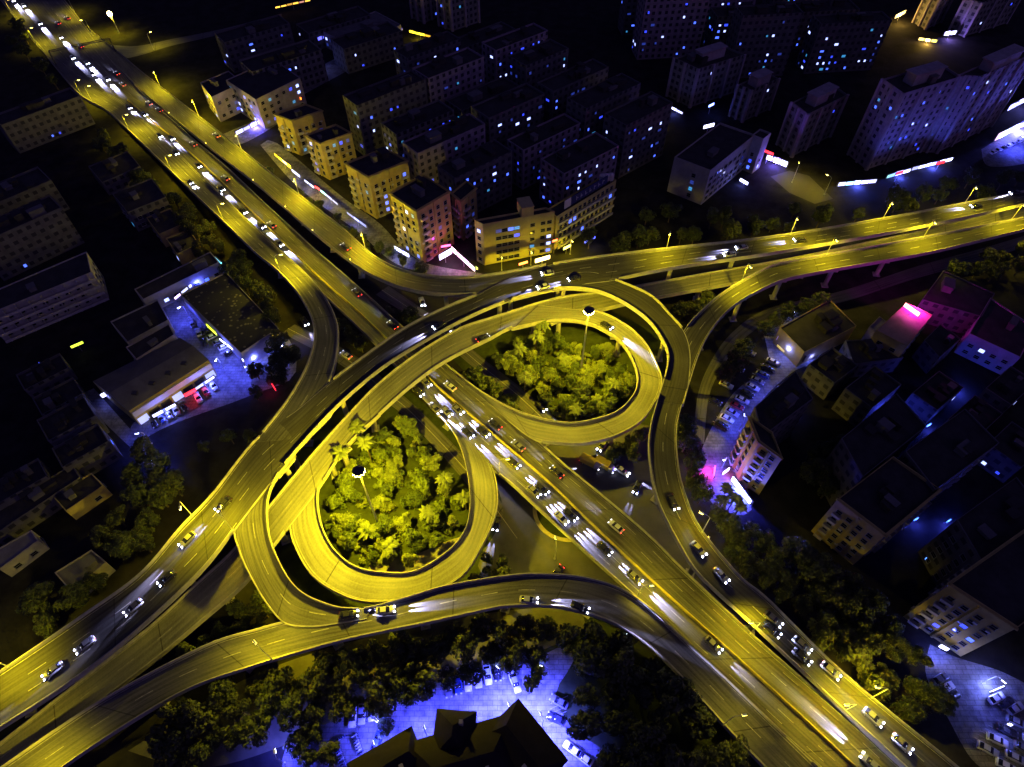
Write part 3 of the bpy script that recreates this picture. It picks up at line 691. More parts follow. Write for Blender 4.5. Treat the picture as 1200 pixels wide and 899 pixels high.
# ------------------------------------------------------------------ buildings
def window_mesh(glass):
    b = MB(); b.box((0, -.02, 0), (1, .16, 1), mi=0); b.box((0, -.1, .26), (.86, .06, .40), mi=1); b.box((0, -.1, -.24), (.86, .06, .42), mi=1); b.box((0, -.14, -.53), (1.12, .3, .08), mi=0)
    return b.mesh("window", [M_FRAME, glass])
WINM = window_mesh(M_GLASS); WINL = [window_mesh(e) for e in WIN_E]; WINW = window_mesh(WIN_WARM)
b = MB(); b.box((0, -.55, .05), (1, 1.1, .14)); b.box((0, -1.06, .5), (1, .08, .9)); b.box((-.48, -.55, .5), (.04, 1.0, .9)); b.box((.48, -.55, .5), (.04, 1.0, .9)); BALM = b.mesh("balcony", mat("balcony_concrete", (.42, .40, .36), .85, .25, .7))
def box_building(name, label, cat, corners, h, wallm, roofm=None, group=None, z0=0.0, par=0.9, clutter=2, rnd=None):
    """corners: 4 xy counter-clockwise"""
    q = rnd or R
    cs = [Vector((c[0], c[1])) for c in corners]
    area = sum(cs[i].x * cs[(i + 1) % 4].y - cs[(i + 1) % 4].x * cs[i].y for i in range(4))
    if area < 0: cs.reverse()
    o = Vector((sum(c.x for c in cs) / 4, sum(c.y for c in cs) / 4))
    t = thing(name, label, cat, (o.x, o.y, z0), 0, group)
    lc = [c - o for c in cs]; FOOT.append([(c.x + (c.x - o.x) * .12, c.y + (c.y - o.y) * .12) for c in cs])
    b = MB(); uvs = []
    for i in range(4):
        p, n_ = lc[i], lc[(i + 1) % 4]; L = (n_ - p).length
        b.quad((p.x, p.y, 0), (n_.x, n_.y, 0), (n_.x, n_.y, h + par), (p.x, p.y, h + par)); uvs += [(0, 0), (L, 0), (L, h), (0, h)]
    ins = [c * (1 - .3 / max(c.length, 1)) for c in lc]
    for i in range(4):
        p, n_, pi, ni = lc[i], lc[(i + 1) % 4], ins[i], ins[(i + 1) % 4]
        b.quad((p.x, p.y, h + par), (n_.x, n_.y, h + par), (ni.x, ni.y, h + par), (pi.x, pi.y, h + par)); uvs += [(.01, .01)] * 4
        b.quad((ni.x, ni.y, h), (pi.x, pi.y, h), (pi.x, pi.y, h + par), (ni.x, ni.y, h + par)); uvs += [(.01, .01)] * 4
    b.build("wall", wallm, t, uvs=uvs)
    b = MB(); b.poly([(c.x, c.y, h) for c in lc]); rf = b.build("roof", roofm or M_ROOF, t)
    e1 = (lc[1] - lc[0]); e2 = (lc[3] - lc[0]); ang = math.atan2(e1.y, e1.x)
    for k in range(clutter):
        f, g_ = q.uniform(.2, .8), q.uniform(.25, .75); c = lc[0] + e1 * f + e2 * g_
        sx, sy, sz = q.uniform(.06, .2) * e1.length, q.uniform(.12, .35) * e2.length, q.uniform(1.0, 3)
        sx, sy = min(sx, 6), min(sy, 5)
        bb = MB(); bb.box((0, 0, sz / 2), (sx, sy, sz)); bb.box((0, 0, sz + .08), (sx + .4, sy + .4, .16)); bb.build("stair_house" if k == 0 else "roof_tank", roofm if k else M_ROOFG, t, (c.x, c.y, h + .01), ang)
    return t, lc, h
def face_items(t, p, n_, fn, su, h, sv=3.1, base=0.6, top=0.4, edge=.8):
    """call fn(col, row, ncol, nrow, position, angle, cellwidth) over a facade from p to n_ (counter-clockwise, outward is to its right)"""
    d = n_ - p; L = d.length; nc = max(1, int((L - 2 * edge) / su)); nr = max(1, int((h - base - top) / sv)); ang = math.atan2(d.y, d.x); cw = (L - 2 * edge) / nc
    d = d / L; out = Vector((d.y, -d.x))
    for r_ in range(nr):
        for c in range(nc):
            q = p + d * (edge + (c + .5) * cw)
            fn(c, r_, nc, nr, Vector((q.x, q.y, base + (r_ + .5) * sv)), ang, cw, out)
def cam_faces(t, lc):
    """indices of the two walls turned most towards the camera"""
    s = []
    for i in range(4):
        p, n_ = lc[i], lc[(i + 1) % 4]; d = (n_ - p).normalized(); out = Vector((d.y, -d.x)); m = (p + n_) / 2 + Vector((t.location.x, t.location.y))
        s.append((out.dot(-m.normalized()), i))
    return [i for _, i in sorted(s, reverse=True)[:2]]
def lit(q, p):
    if q.random() < p: return q.choice(WINL)
    return None
def windows_on(t, lc, faces, h, su=3.2, litp=.06, ww=1.5, wh=1.5, skip=0.0, cap=100, rows=None, base=.8, warm=0.0, only_lit=False, q=None, cols=None):
    q = q or R; cnt = [0]
    for i in faces:
        def put(c, r_, nc, nr, pos, ang, cw, out):
            if cnt[0] >= cap or q.random() < skip: return
            if rows and r_ not in rows: return
            if cols and not cols(c, nc): return
            me = lit(q, litp) or (None if only_lit else WINM)
            if warm and q.random() < warm: me = WINW
            if me is None: return
            link("window", me, t, (pos.x + out.x * .06, pos.y + out.y * .06, pos.z), ang, (ww, 1, wh)); cnt[0] += 1
        face_items(t, lc[i], lc[(i + 1) % 4], put, su, h, base=base)
def quad_from(A_roof, A_base, L_roof, R_roof, h=None):
    base = P(A_base[0], A_base[1], 0)
    hh = h if h else height_over(base, *A_roof)
    a = P(A_roof[0], A_roof[1], hh); l = P(L_roof[0], L_roof[1], hh); r_ = P(R_roof[0], R_roof[1], hh)
    return [(a.x, a.y), (r_.x, r_.y), (r_.x + l.x - a.x, r_.y + l.y - a.y), (l.x, l.y)], hh
W_YEL = mat("wall_cream", (.38, .31, .11), .85, .25, .35); W_TILE = mat("wall_tile", (.42, .36, .13), .7, .15, .5); W_GREY = mat("wall_grey", (.33, .31, .29), .85, .3, .25); W_PINK = mat("wall_mauve", (.30, .26, .28), .85, .3, .3)
F_DARK = facade("facade_dark", (.11, .105, .11), (.02, .02, .03)); F_MAUVE = facade("facade_mauve", (.26, .21, .25), (.02, .02, .03), 3.4, 3.0, .45, .5); F_PALE = facade("facade_pale", (.17, .165, .155), (.02, .02, .025), 3.0, 3.1, .55, .5)
F_BAND = facade("facade_band", (.24, .23, .22), (.02, .02, .025), 4.0, 3.2, .8, .42)

def wall_idx(lc, px_dir): pass
# ---- yellow apartment row
def apartment(label, A_roof, A_base, L_roof, R_roof, wallm=W_YEL, litp=.12, balc=True, su=3.1, h=None, group="sodium lit apartment blocks", clutter=2, win=True):
    c, hh = quad_from(A_roof, A_base, L_roof, R_roof, h)
    t, lc, hh = box_building("apartment_block", label, "apartment block", c, hh, wallm, M_ROOF, group, clutter=clutter)
    f = cam_faces(t, lc)
    if win: windows_on(t, lc, f, hh, su, litp, 1.5, 1.55, .04)
    for i in f:
        p, n_ = lc[i], lc[(i + 1) % 4]; d = n_ - p; L = d.length; d /= L; out = Vector((d.y, -d.x)); ang = math.atan2(d.y, d.x)
        k = max(2, int(L / 6))
        for j in range(1, k):
            v = p + d * (L * j / k) + out * .2; b = MB(); b.box((0, 0, hh / 2), (.5, .5, hh - .4)); b.build("pilaster", wallm, t, (v.x, v.y, 0), ang)
        v = p + d * L * .5 + out * .25; b = MB(); b.box((0, 0, 0), (L + .6, .6, .35)); b.build("cornice", wallm, t, (v.x, v.y, hh + .5), ang)
        for j in range(int(L / 2.5)):
            v = p + d * R.uniform(1, L - 1) + out * .35; b = MB(); b.box((0, 0, 0), (.9, .5, .6)); b.build("air_conditioner", M_STEEL, t, (v.x, v.y, R.randint(1, max(2, int(hh / 3.1) - 1)) * 3.1 + .2), ang)
    if balc:
        for i in f:
            p, n_ = lc[i], lc[(i + 1) % 4]; L = (n_ - p).length
            def put(c, r_, nc, nr, pos, ang, cw, out):
                if nc < 3 and c == 0 or nc >= 3 and c % 4 == (0 if L < 20 else 2): link("balcony", BALM, t, (pos.x + out.x * .08, pos.y + out.y * .08, pos.z - 1.3), ang, (cw * .82, 1, 1))
            face_items(t, p, n_, put, su, hh)
    return t, lc, hh
apartment("yellow apartment block topmost in the sodium lit row by the slip road", (342, 143), (352, 183), (322, 135), (378, 131))
apartment("yellow apartment block second down the sodium lit row by the slip road", (376, 170), (388, 211), (358, 160), (412, 157))
apartment("yellow apartment block with stacked balconies, third down the sodium lit row", (432, 209), (440, 257), (405, 193), (478, 190))
apartment("tallest yellow apartment block, above the pink lit shop", (488, 249), (497, 309), (457, 228), (527, 226), litp=.08)
apartment("narrow yellow block attached behind the tallest apartment block", (540, 237), (545, 282), (529, 228), (558, 222), litp=.1, clutter=0)
# ---- hotel with ribbon windows and a long wing
c, hh = quad_from((566, 265), (566, 311), (556, 260), (650, 250))
t, lc, hh = box_building("hotel_building", "yellow tiled hotel block with ribbon windows beside the flyover", "hotel", c, hh, W_TILE, M_ROOF, None, clutter=0)
f = cam_faces(t, lc)
long_f = max(f, key=lambda i: (lc[(i + 1) % 4] - lc[i]).length); short_f = [i for i in f if i != long_f][0]
p, n_ = lc[long_f], lc[(long_f + 1) % 4]; d = (n_ - p); L = d.length; d /= L; out = Vector((d.y, -d.x)); ang = math.atan2(d.y, d.x)
nr = int(hh / 3.3)
for r_ in range(nr):
    z = 1.9 + r_ * 3.3
    for q_ in range(4):
        x = L * .17 + L * .34 * (q_ + .5) / 4
        pos = p + d * x + out * .06; lm = R.choice(WINL) if (r_ == nr - 1 and q_ in (0, 3)) or R.random() < .12 else WINM
        link("window", lm, t, (pos.x, pos.y, z), ang, (L * .34 / 4, 1, 1.5))
    for x in (L * .69, L * .84, L * .93):
        pos = p + d * x + out * .06; link("window", WINM if R.random() > .2 else R.choice(WINL), t, (pos.x, pos.y, z), ang, (1.9, 1, 1.4))
p, n_ = lc[short_f], lc[(short_f + 1) % 4]
def put(c, r_, nc, nr_, pos, ang_, cw, out_): link("window", WINL[2] if (r_ == nr_ - 1) else WINM, t, (pos.x + out_.x * .06, pos.y + out_.y * .06, pos.z), ang_, (cw * .7, 1, 1.5))
face_items(t, p, n_, put, 4, hh, sv=3.3)
# stair tower on its roof
p, n_ = lc[long_f], lc[(long_f + 1) % 4]
pos = p + d * L * .62 - out * 3.2
b = MB(); b.box((0, 0, 2.2), (L * .17, 6, 4.4)); b.box((0, 0, 4.5), (L * .18, 6.4, .2)); b.build("stair_house", W_TILE, t, (pos.x, pos.y, hh + .02), ang)
c, hh = quad_from((652, 256), (648, 293), (640, 248), (722, 213))
t, lc, hh = box_building("hotel_wing", "long hotel wing with stacked balcony bands and a roof billboard", "hotel wing", c, hh, W_TILE, M_ROOF, None, clutter=1)
f = cam_faces(t, lc); long_f = max(f, key=lambda i: (lc[(i + 1) % 4] - lc[i]).length)
p, n_ = lc[long_f], lc[(long_f + 1) % 4]; d = (n_ - p); L = d.length; d /= L; out = Vector((d.y, -d.x)); ang = math.atan2(d.y, d.x)
nr = max(4, int(hh / 3.2))
for r_ in range(nr):
    z = 1.7 + r_ * hh / nr
    b = MB(); b.box((0, -.6, 0), (L * .96, 1.2, .22)); b.box((0, -1.15, .5), (L * .96, .1, 1.0)); m_ = p + d * L * .5 + out * .02; b.build("balcony", mat("balcony_concrete", (1, 1, 1)), t, (m_.x, m_.y, z - 1.1), ang)
    for q_ in range(12):
        pos = p + d * (L * (.04 + .92 * (q_ + .5) / 12)) + out * .06
        link("window", WINL[0] if R.random() < .06 else WINM, t, (pos.x, pos.y, z + .55), ang, (L * .92 / 12 * .62, 1, 1.7))
# roof billboard, dark blue with white strokes
m_ = p + d * L * .55 - out * .6
bb = thing("roof_billboard", "dark blue billboard with white strokes on the hotel wing roof", "billboard", (t.location.x + m_.x, t.location.y + m_.y, hh + .95), ang)
b = MB(); b.box((0, 0, 2.3), (L * .6, .25, 3.4)); b.build("panel", mat("navy_panel", (.03, .035, .12), .5, .2, 1), bb)
b = MB(); b.box((-L * .36, 0, 2.3), (L * .1, .27, 3.6)); b.build("emblem_panel", mat("white_panel", (.6, .58, .55), .5, .15, 1), bb)
for q_ in range(5):
    b = MB(); b.tube((-L * .28 + q_ * L * .14, .3, 0), (-L * .28 + q_ * L * .14, .3, 2), .08, .08, 6); b.build("strut", M_STEEL, bb)
b = MB()
for q_ in range(7):
    x = -L * .22 + q_ * L * .073
    b.box((x, -.16, 2.3), (.25, .06, 1.7)); b.box((x + .5, -.16, 2.3 + R.uniform(-.5, .5)), (.9, .06, .25))
b.build("lettering_stroke", mat("white_panel", (1, 1, 1)), bb)
# three water tanks at the wing's far end
for q_ in range(3):
    m_ = p + d * (L * (.86 + .045 * q_)) - out * (3.5 - q_)
    tk = thing("water_tank", ["pale water tank on the hotel wing roof, nearest the billboard", "pale water tank on the hotel wing roof between two others", "pale water tank at the outer end of the hotel wing roof"][q_], "water tank", (t.location.x + m_.x, t.location.y + m_.y, hh + .02), 0, "water tanks on the hotel wing")
    b = MB(); b.tube((0, 0, 1.0), (0, 0, 3.4), 1.1, 1.1, 14); b.tube((0, 0, 3.4), (0, 0, 3.9), 1.1, .3, 14); b.build("drum", mat("tank_pale", (.5, .48, .45), .5, .15, 1), tk)
    for k in range(4):
        b = MB(); b.tube((.7 * math.cos(k * 1.57), .7 * math.sin(k * 1.57), 0), (.7 * math.cos(k * 1.57), .7 * math.sin(k * 1.57), 1.0), .07, .07, 5); b.build("leg", M_STEEL, tk)
# ---- grey slab with a lit end wall
c, hh = quad_from((832, 202), (820, 240), (790, 186), (884, 160))
t, lc, hh = box_building("office_building", "grey slab block with a blank lit end wall across the flyover from the hotel", "office block", c, hh, W_GREY, M_ROOF, None, clutter=1)
f = cam_faces(t, lc); short_f = min(f, key=lambda i: (lc[(i + 1) % 4] - lc[i]).length); long_f = [i for i in f if i != short_f][0]
windows_on(t, lc, [short_f], hh, 3.4, .4, 1.7, 1.7, .1, cols=lambda c, nc: c == nc // 2)
windows_on(t, lc, [long_f], hh, 3.4, .05, 2.4, 1.5, .05, cap=80)
c, hh = quad_from((894, 165), (882, 204), (881, 160), (903, 158)); t, lc, hh = box_building("office_building", "slim grey tower stub at the end of the grey slab block", "office block", c, hh, W_GREY, M_ROOF, None, clutter=0)
windows_on(t, lc, cam_faces(t, lc), hh, 4, .5, 1.4, 1.6, .5)
# ---- towers, top corner
def tower(label, A_roof, A_base, L_roof, R_roof, fm, litn=14, h=None, ribs=5, name="tower_block"):
    c, hh = quad_from(A_roof, A_base, L_roof, R_roof, h)
    t, lc, hh = box_building(name, label, "tower block", c, hh, fm, M_ROOF, "dark towers beyond the flyover", clutter=2)
    f = cam_faces(t, lc)
    windows_on(t, lc, f, hh, 3.3, litn / 170.0, 1.2, 1.15, only_lit=True, cap=70)
    for i in f:
        p, n_ = lc[i], lc[(i + 1) % 4]; d = n_ - p; L = d.length; d /= L; out = Vector((d.y, -d.x)); ang = math.atan2(d.y, d.x)
        k = max(2, int(L / 9))
        for j in range(k + 1):
            q_ = p + d * (L * j / k) + out * .35
            b = MB(); b.box((0, 0, hh / 2 + .5), (1.1, .9, hh + 1.0)); b.build("pilaster", W_PINK, t, (q_.x, q_.y, 0), ang)
    # crown frame
    e1 = lc[1] - lc[0]
    b = MB(); m_ = (lc[0] + lc[2]) / 2; b.box((0, 0, 2), (e1.length * .5, 5, 4)); b.box((0, 0, 4.6), (e1.length * .55, 5.6, .4)); b.build("penthouse", W_PINK, t, (m_.x, m_.y, hh + .02), math.atan2(e1.y, e1.x))
    return t, lc, hh
tower("huge mauve tower block with vertical ribs rising over the shop row", (1058, 112), (1015, 199), (1034, 95), (1125, 92), F_MAUVE, 24)
tower("mauve tower wing set back behind the huge ribbed tower", (1148, 92), (1105, 182), (1122, 90), (1215, 62), F_MAUVE, 8)
tower("dark tower between the small lit square and the huge ribbed tower", (946, 136), (928, 184), (928, 122), (992, 113), F_PALE, 16)
tower("dark tower behind the grey slab block, pale end wall", (880, 108), (869, 143), (865, 101), (912, 94), F_PALE, 10)
tower("grey tower standing alone beside the black park", (818, 83), (808, 126), (790, 70), (872, 66), F_PALE, 10)
tower("pale ribbed tower at the top edge over the black park", (528, 2), (522, 37), (512, -4), (560, -8), F_PALE, 8)
tower("narrow pale tower at the top edge beside the ribbed one", (494, -4), (490, 28), (480, -10), (512, -12), F_PALE, 8)
tower("dark tower above the amber square in the top corner", (1100, 2), (1090, 36), (1085, -6), (1118, -6), F_PALE, 9)
tower("dark tower beyond the amber square, half out of the frame", (1150, 5), (1125, 42), (1130, 0), (1200, -10), F_PALE, 9)
# roof strewn with pale patches
M_ROOFS, n_, l_, pb_ = principled("roof_strewn")
tc_ = n_.new("ShaderNodeTexCoord"); vo_ = n_.new("ShaderNodeTexVoronoi"); vo_.inputs['Scale'].default_value = .55; l_.new(tc_.outputs['Object'], vo_.inputs['Vector'])
cr_ = n_.new("ShaderNodeValToRGB"); cr_.color_ramp.elements[0].position = .16; cr_.color_ramp.elements[0].color = (.22, .2, .1, 1); cr_.color_ramp.elements[1].position = .3; cr_.color_ramp.elements[1].color = (.03, .03, .026, 1)
l_.new(vo_.outputs['Distance'], cr_.inputs[0]); l_.new(cr_.outputs[0], pb_.inputs['Base Color']); pb_.inputs['Roughness'].default_value = .9
# ---- low buildings by the shop yard
def low(label, A_roof, A_base, L_roof, R_roof, wallm, roofm, h=None, name="shop_building", cat="shop building", litp=.1, win=True, clutter=1, su=3.5):
    c, hh = quad_from(A_roof, A_base, L_roof, R_roof, h)
    t, lc, hh = box_building(name, label, cat, c, hh, wallm, roofm, None, clutter=clutter, par=.5)
    if win: windows_on(t, lc, cam_faces(t, lc), hh, su, litp, 1.8, 1.4, .1)
    return t, lc, hh
def quad_px(pts, h): return [(p.x, p.y) for p in (P(a, c, h) for a, c in pts)]
def low4(label, pts, h, wallm, roofm, name="shop_building", cat="shop building", litp=.1, win=True, clutter=1, su=3.5, par=.5, cap=100, group=None):
    global _last
    t, lc, hh = box_building(name, label, cat, quad_px(pts, h), h, wallm, roofm, group, clutter=clutter, par=par); _last = (t, lc, hh)
    if win: windows_on(t, lc, cam_faces(t, lc), hh, su, litp, 1.8, 1.4, .1, cap=cap)
    return t, lc, hh
low4("long grey balconied block at the frame's edge above the shop yard", [(-20, 372), (108, 320), (102, 296), (-20, 348)], 12, W_GREY, M_ROOF, "apartment_block", "apartment block", .0)
t, lc, hh = _last; f = cam_faces(t, lc); i_ = max(f, key=lambda i: (lc[(i + 1) % 4] - lc[i]).length)
p, n_ = lc[i_], lc[(i_ + 1) % 4]; d = n_ - p; L = d.length; d /= L; out = Vector((d.y, -d.x)); ang = math.atan2(d.y, d.x)
for r_ in range(4):
    m_ = p + d * L * .5 + out * .02
    b = MB(); b.box((0, -.7, 0), (L * .99, 1.4, .2)); b.box((0, -1.36, .5), (L * .99, .1, .8)); b.build("balcony", mat("balcony_concrete", (1, 1, 1)), t, (m_.x, m_.y, r_ * 3.1 + .3), ang)
for q_ in range(9):
    m_ = p + d * (L * (q_ + .5) / 9) + out * .75
    b = MB(); b.box((0, 0, hh / 2), (.35, 1.2, hh)); b.build("pilaster", W_GREY, t, (m_.x, m_.y, 0), ang)
low4("strip building with a blue lit arcade along the shop yard's top side", [(168, 352), (257, 308), (247, 296), (158, 340)], 6.5, W_GREY, M_ROOF, litp=.25)
low4("dark flat roofed market hall with pale roof patches by the slip road", [(283, 415), (327, 386), (265, 320), (212, 346)], 7, W_GREY, M_ROOFS, "market_hall", "market hall", win=False, clutter=0)
low4("mauve two storey house behind the long warehouse", [(160, 422), (205, 393), (198, 380), (148, 408)], 8, W_PINK, M_ROOF, "house", "house", .0, clutter=1)
low4("flat roofed dark shed beside the mauve house", [(150, 402), (198, 376), (185, 352), (130, 378)], 5.5, W_GREY, M_ROOF, "shed", "shed", win=False)
# warehouse with two pitched roof strips
wp = quad_px([(150, 481), (244, 421), (210, 395), (108, 446)], 8)
c0 = Vector((sum(p[0] for p in wp) / 4, sum(p[1] for p in wp) / 4)); FOOT.append(wp)
t = thing("warehouse", "long grey roofed warehouse with a yellow lit front beside the blue lit yard", "warehouse", (c0.x, c0.y, 0))
q4 = [Vector(p) - c0 for p in wp]
if sum(q4[i].x * q4[(i + 1) % 4].y - q4[(i + 1) % 4].x * q4[i].y for i in range(4)) < 0: q4 = [q4[1], q4[0], q4[3], q4[2]]
b = MB(); b.prism([(v.x, v.y) for v in q4], 0, 7.6, cap=False); b.build("wall", W_YEL, t)
m1, m2 = (q4[0] * .55 + q4[3] * .45), (q4[1] * .55 + q4[2] * .45)
b = MB(); z = 7.6
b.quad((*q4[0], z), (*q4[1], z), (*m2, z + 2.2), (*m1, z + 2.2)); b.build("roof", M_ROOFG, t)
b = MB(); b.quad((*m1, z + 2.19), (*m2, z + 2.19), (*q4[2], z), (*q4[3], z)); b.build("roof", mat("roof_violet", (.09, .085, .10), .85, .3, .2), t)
b = MB(); b.poly([(*q4[0], z), (*m1, z + 2.2), (*q4[3], z)]); b.poly([(*q4[1], z), (*q4[2], z), (*m2, z + 2.2)]); b.build("gable", W_GREY, t)
for k in range(4):
    v = q4[0].lerp(q4[1], .18 + .2 * k) * .8 + m1.lerp(m2, .18 + .2 * k) * .2; v = q4[0].lerp(q4[1], .18 + .2 * k).lerp(m1.lerp(m2, .18 + .2 * k), .45)
    b = MB(); b.box((0, 0, .1), (1.6, 1.2, .9)); b.build("roof_vent", M_DARKM, t, (v.x, v.y, z + 1.0))
e = q4[1] - q4[0]; ed = e.normalized(); out = Vector((ed.y, -ed.x)); ang = math.atan2(e.y, e.x)
for k in range(7):
    v = q4[0] + e * ((k + .5) / 7) + out * .07
    b = MB(); b.box((0, 0, 1.5), (e.length / 7 * .8, .12, 2.8)); b.build("door", M_DARKM if k % 3 else emis("shop_front_pale", (.45, .5, 1), 1.2), t, (v.x, v.y, 0), ang)
b = MB(); b.box((0, -.3, 0), (e.length * .98, .6, 2.2)); v = q4[0] + e * .5 + out * .02; b.build("fascia", mat("fascia_cream", (.5, .46, .36), .7, .15, .5), t, (v.x, v.y, 5.6), ang)
# gravel spots on market hall roof: small rooftop skylights
# ---- right hand housing rows with yellow end walls
apartment("apartment block with a bent yellow front by the blue lit forecourt", (889, 519), (862, 561), (878, 490), (916, 538), W_YEL, .06, True, 2.6, clutter=0)
low4("long dark apartment wing running back from the bent yellow block", [(893, 512), (952, 468), (932, 436), (884, 478)], 19, F_DARK, M_ROOF, "apartment_block", "apartment block", win=False, clutter=4)
apartment("apartment block whose yellow end wall faces the outer ramp, middle of three rows", (1036, 628), (997, 660), (981, 586), (1100, 575), W_YEL, .0, True, 2.8, clutter=4)
apartment("apartment block with a lit end wall nearest the lower car park", (1190, 737), (1123, 766), (1112, 686), (1290, 660), W_YEL, .12, True, 2.8, clutter=2)
low4("dark apartment slab behind the middle housing row", [(1010, 560), (1085, 500), (1050, 462), (985, 515)], 19, F_DARK, M_ROOF, "apartment_block", "apartment block", win=False, clutter=4)
low4("dark apartment slab with blue lit kitchens beyond the middle row", [(1095, 575), (1170, 520), (1130, 480), (1060, 530)], 19, F_DARK, M_ROOF, "apartment_block", "apartment block", .02, clutter=3)
low4("dark apartment slab at the frame's edge above the lower car park", [(1150, 660), (1230, 610), (1190, 560), (1120, 610)], 19, F_DARK, M_ROOF, "apartment_block", "apartment block", .02, clutter=3)
low4("shop house with a dazzling white shop front at the blue lit corner", [(942, 414), (1003, 383), (972, 352), (913, 385)], 7, W_YEL, M_ROOF, litp=.0, win=False, clutter=5)
low4("house with a pale roof and a glowing red sign on top", [(1062, 407), (1092, 370), (1062, 356), (1026, 388)], 12, W_YEL, mat("roof_tan", (.30, .25, .16), .8, .2, .4), "house", "house", .0, clutter=0)
low4("low lilac roofed annex beside the red sign house", [(1040, 400), (1052, 388), (1030, 372), (1018, 384)], 7, W_PINK, mat("roof_lilac", (.22, .20, .26), .8, .2, .4), "annex", "annex", win=False, clutter=1)
low4("small dark house behind the red sign house", [(1100, 420), (1125, 398), (1102, 380), (1082, 400)], 8, F_DARK, M_ROOF, "house", "house", win=False, clutter=2)
low4("dark terrace between the corner shop house and the red sign house", [(1000, 428), (1058, 420), (1040, 398), (990, 400)], 7, F_DARK, M_ROOF, "terrace", "terrace", win=False, clutter=4)
low4("dark saw-toothed hall below the outer ramp", [(1080, 352), (1150, 372), (1165, 345), (1105, 318)], 9, F_DARK, M_ROOF, "hall", "hall", win=False, clutter=1)
low4("violet lit house at the frame's edge under the outer ramp", [(1135, 392), (1195, 420), (1212, 385), (1160, 350)], 9, W_PINK, M_ROOF, "house", "house", .1, clutter=1)

# bottom building: dark hipped and gabled roofs in front of the blue lit court
def gable_roof(b, cx, cy, ang, lx, ly, z, rise, hip=0.35):
    m = Matrix.Rotation(ang, 3, 'Z'); o = Vector((cx, cy, 0))
    c = [m @ Vector((sx * lx / 2, sy * ly / 2, z)) + o for sx, sy in ((-1, -1), (1, -1), (1, 1), (-1, 1))]
    r0 = m @ Vector((-lx / 2 * (1 - hip), 0, z + rise)) + o; r1 = m @ Vector((lx / 2 * (1 - hip), 0, z + rise)) + o
    b.quad(c[0], c[1], r1, r0); b.quad(c[2], c[3], r0, r1); b.poly([c[1], c[2], r1]); b.poly([c[3], c[0], r0])
def gabled(label, px, ang, lx, ly, h, rise, hip, name="gabled_house"):
    p = P(px[0], px[1], h); t = thing(name, label, "house", (p.x, p.y, 0), ang, "gabled houses round the court")
    FOOT.append([(p.x + math.cos(ang) * sx * lx * .6 - math.sin(ang) * sy * ly * .6, p.y + math.sin(ang) * sx * lx * .6 + math.cos(ang) * sy * ly * .6) for sx, sy in ((-1, -1), (1, -1), (1, 1), (-1, 1))])
    b = MB(); b.prism([(-lx / 2, -ly / 2), (lx / 2, -ly / 2), (lx / 2, ly / 2), (-lx / 2, ly / 2)], 0, h); b.build("wall", W_GREY, t)
    b = MB(); gable_roof(b, 0, 0, 0, lx + 1.0, ly + 1.0, h, rise, hip); b.build("roof", mat("roof_slate", (.016, .013, .016), .75, .3, .6), t)
    bb = MB(); bb.box((lx * .2, -ly * .2, h + rise * .6), (.8, .8, rise * .9)); bb.build("chimney", W_GREY, t)
    return t
gabled("dark hipped roof house wedged at the court's lower side, widest of four", (545, 895), 0.25, 22, 13, 9, 5, .45)
gabled("dark hipped roof house with a sharp corner pointing at the lit court", (612, 878), -0.85, 15, 11, 9, 4, .35)
gabled("small steep gabled house between the two wide hipped roofs", (532, 862), 1.5, 9, 8, 9, 5.5, .8)
gabled("dark gabled house by the scooter rows", (455, 900), 0.5, 14, 9, 8, 4.5, .3)

# ---- dark apartment district: ranks of slabs behind the sodium lit row
def filler(label, x, y, lx, ly, h, ang, fm, q, litn, group="dark apartment slabs"):
    m = Matrix.Rotation(ang, 2); o = Vector((x, y))
    cs = [o + m @ Vector((sx * lx / 2, sy * ly / 2)) for sx, sy in ((-1, -1), (1, -1), (1, 1), (-1, 1))]
    t, lc, hh = box_building("apartment_slab", label, "apartment block", cs, h, fm, M_ROOF, group, clutter=q.choice((3, 4, 5, 6)), rnd=q)
    f = cam_faces(t, lc); cells = []
    for i in f:
        p, n_ = lc[i], lc[(i + 1) % 4]
        face_items(t, p, n_, lambda c, r_, nc, nr, pos, a, cw, out: cells.append((pos.copy(), a, out.copy())), 3.2, h)
    for pos, a, out in q.sample(cells, min(litn, len(cells))):
        link("window", WINL[q.choice((0, 0, 0, 1, 1, 2, 2, 3, 4, 4, 4))], t, (pos.x + out.x * .06, pos.y + out.y * .06, pos.z), a, (q.choice((.9, 1.1, 1.3, 2.2)), 1, q.choice((.9, 1.1, 1.2))))
    return t
dmain = (P(850, 760, 0) - P(100, 80, 0)).normalized(); dacr = Vector((-dmain.y, dmain.x, 0))
MAINANG = math.atan2(dmain.y, dmain.x)
q = random.Random(21)
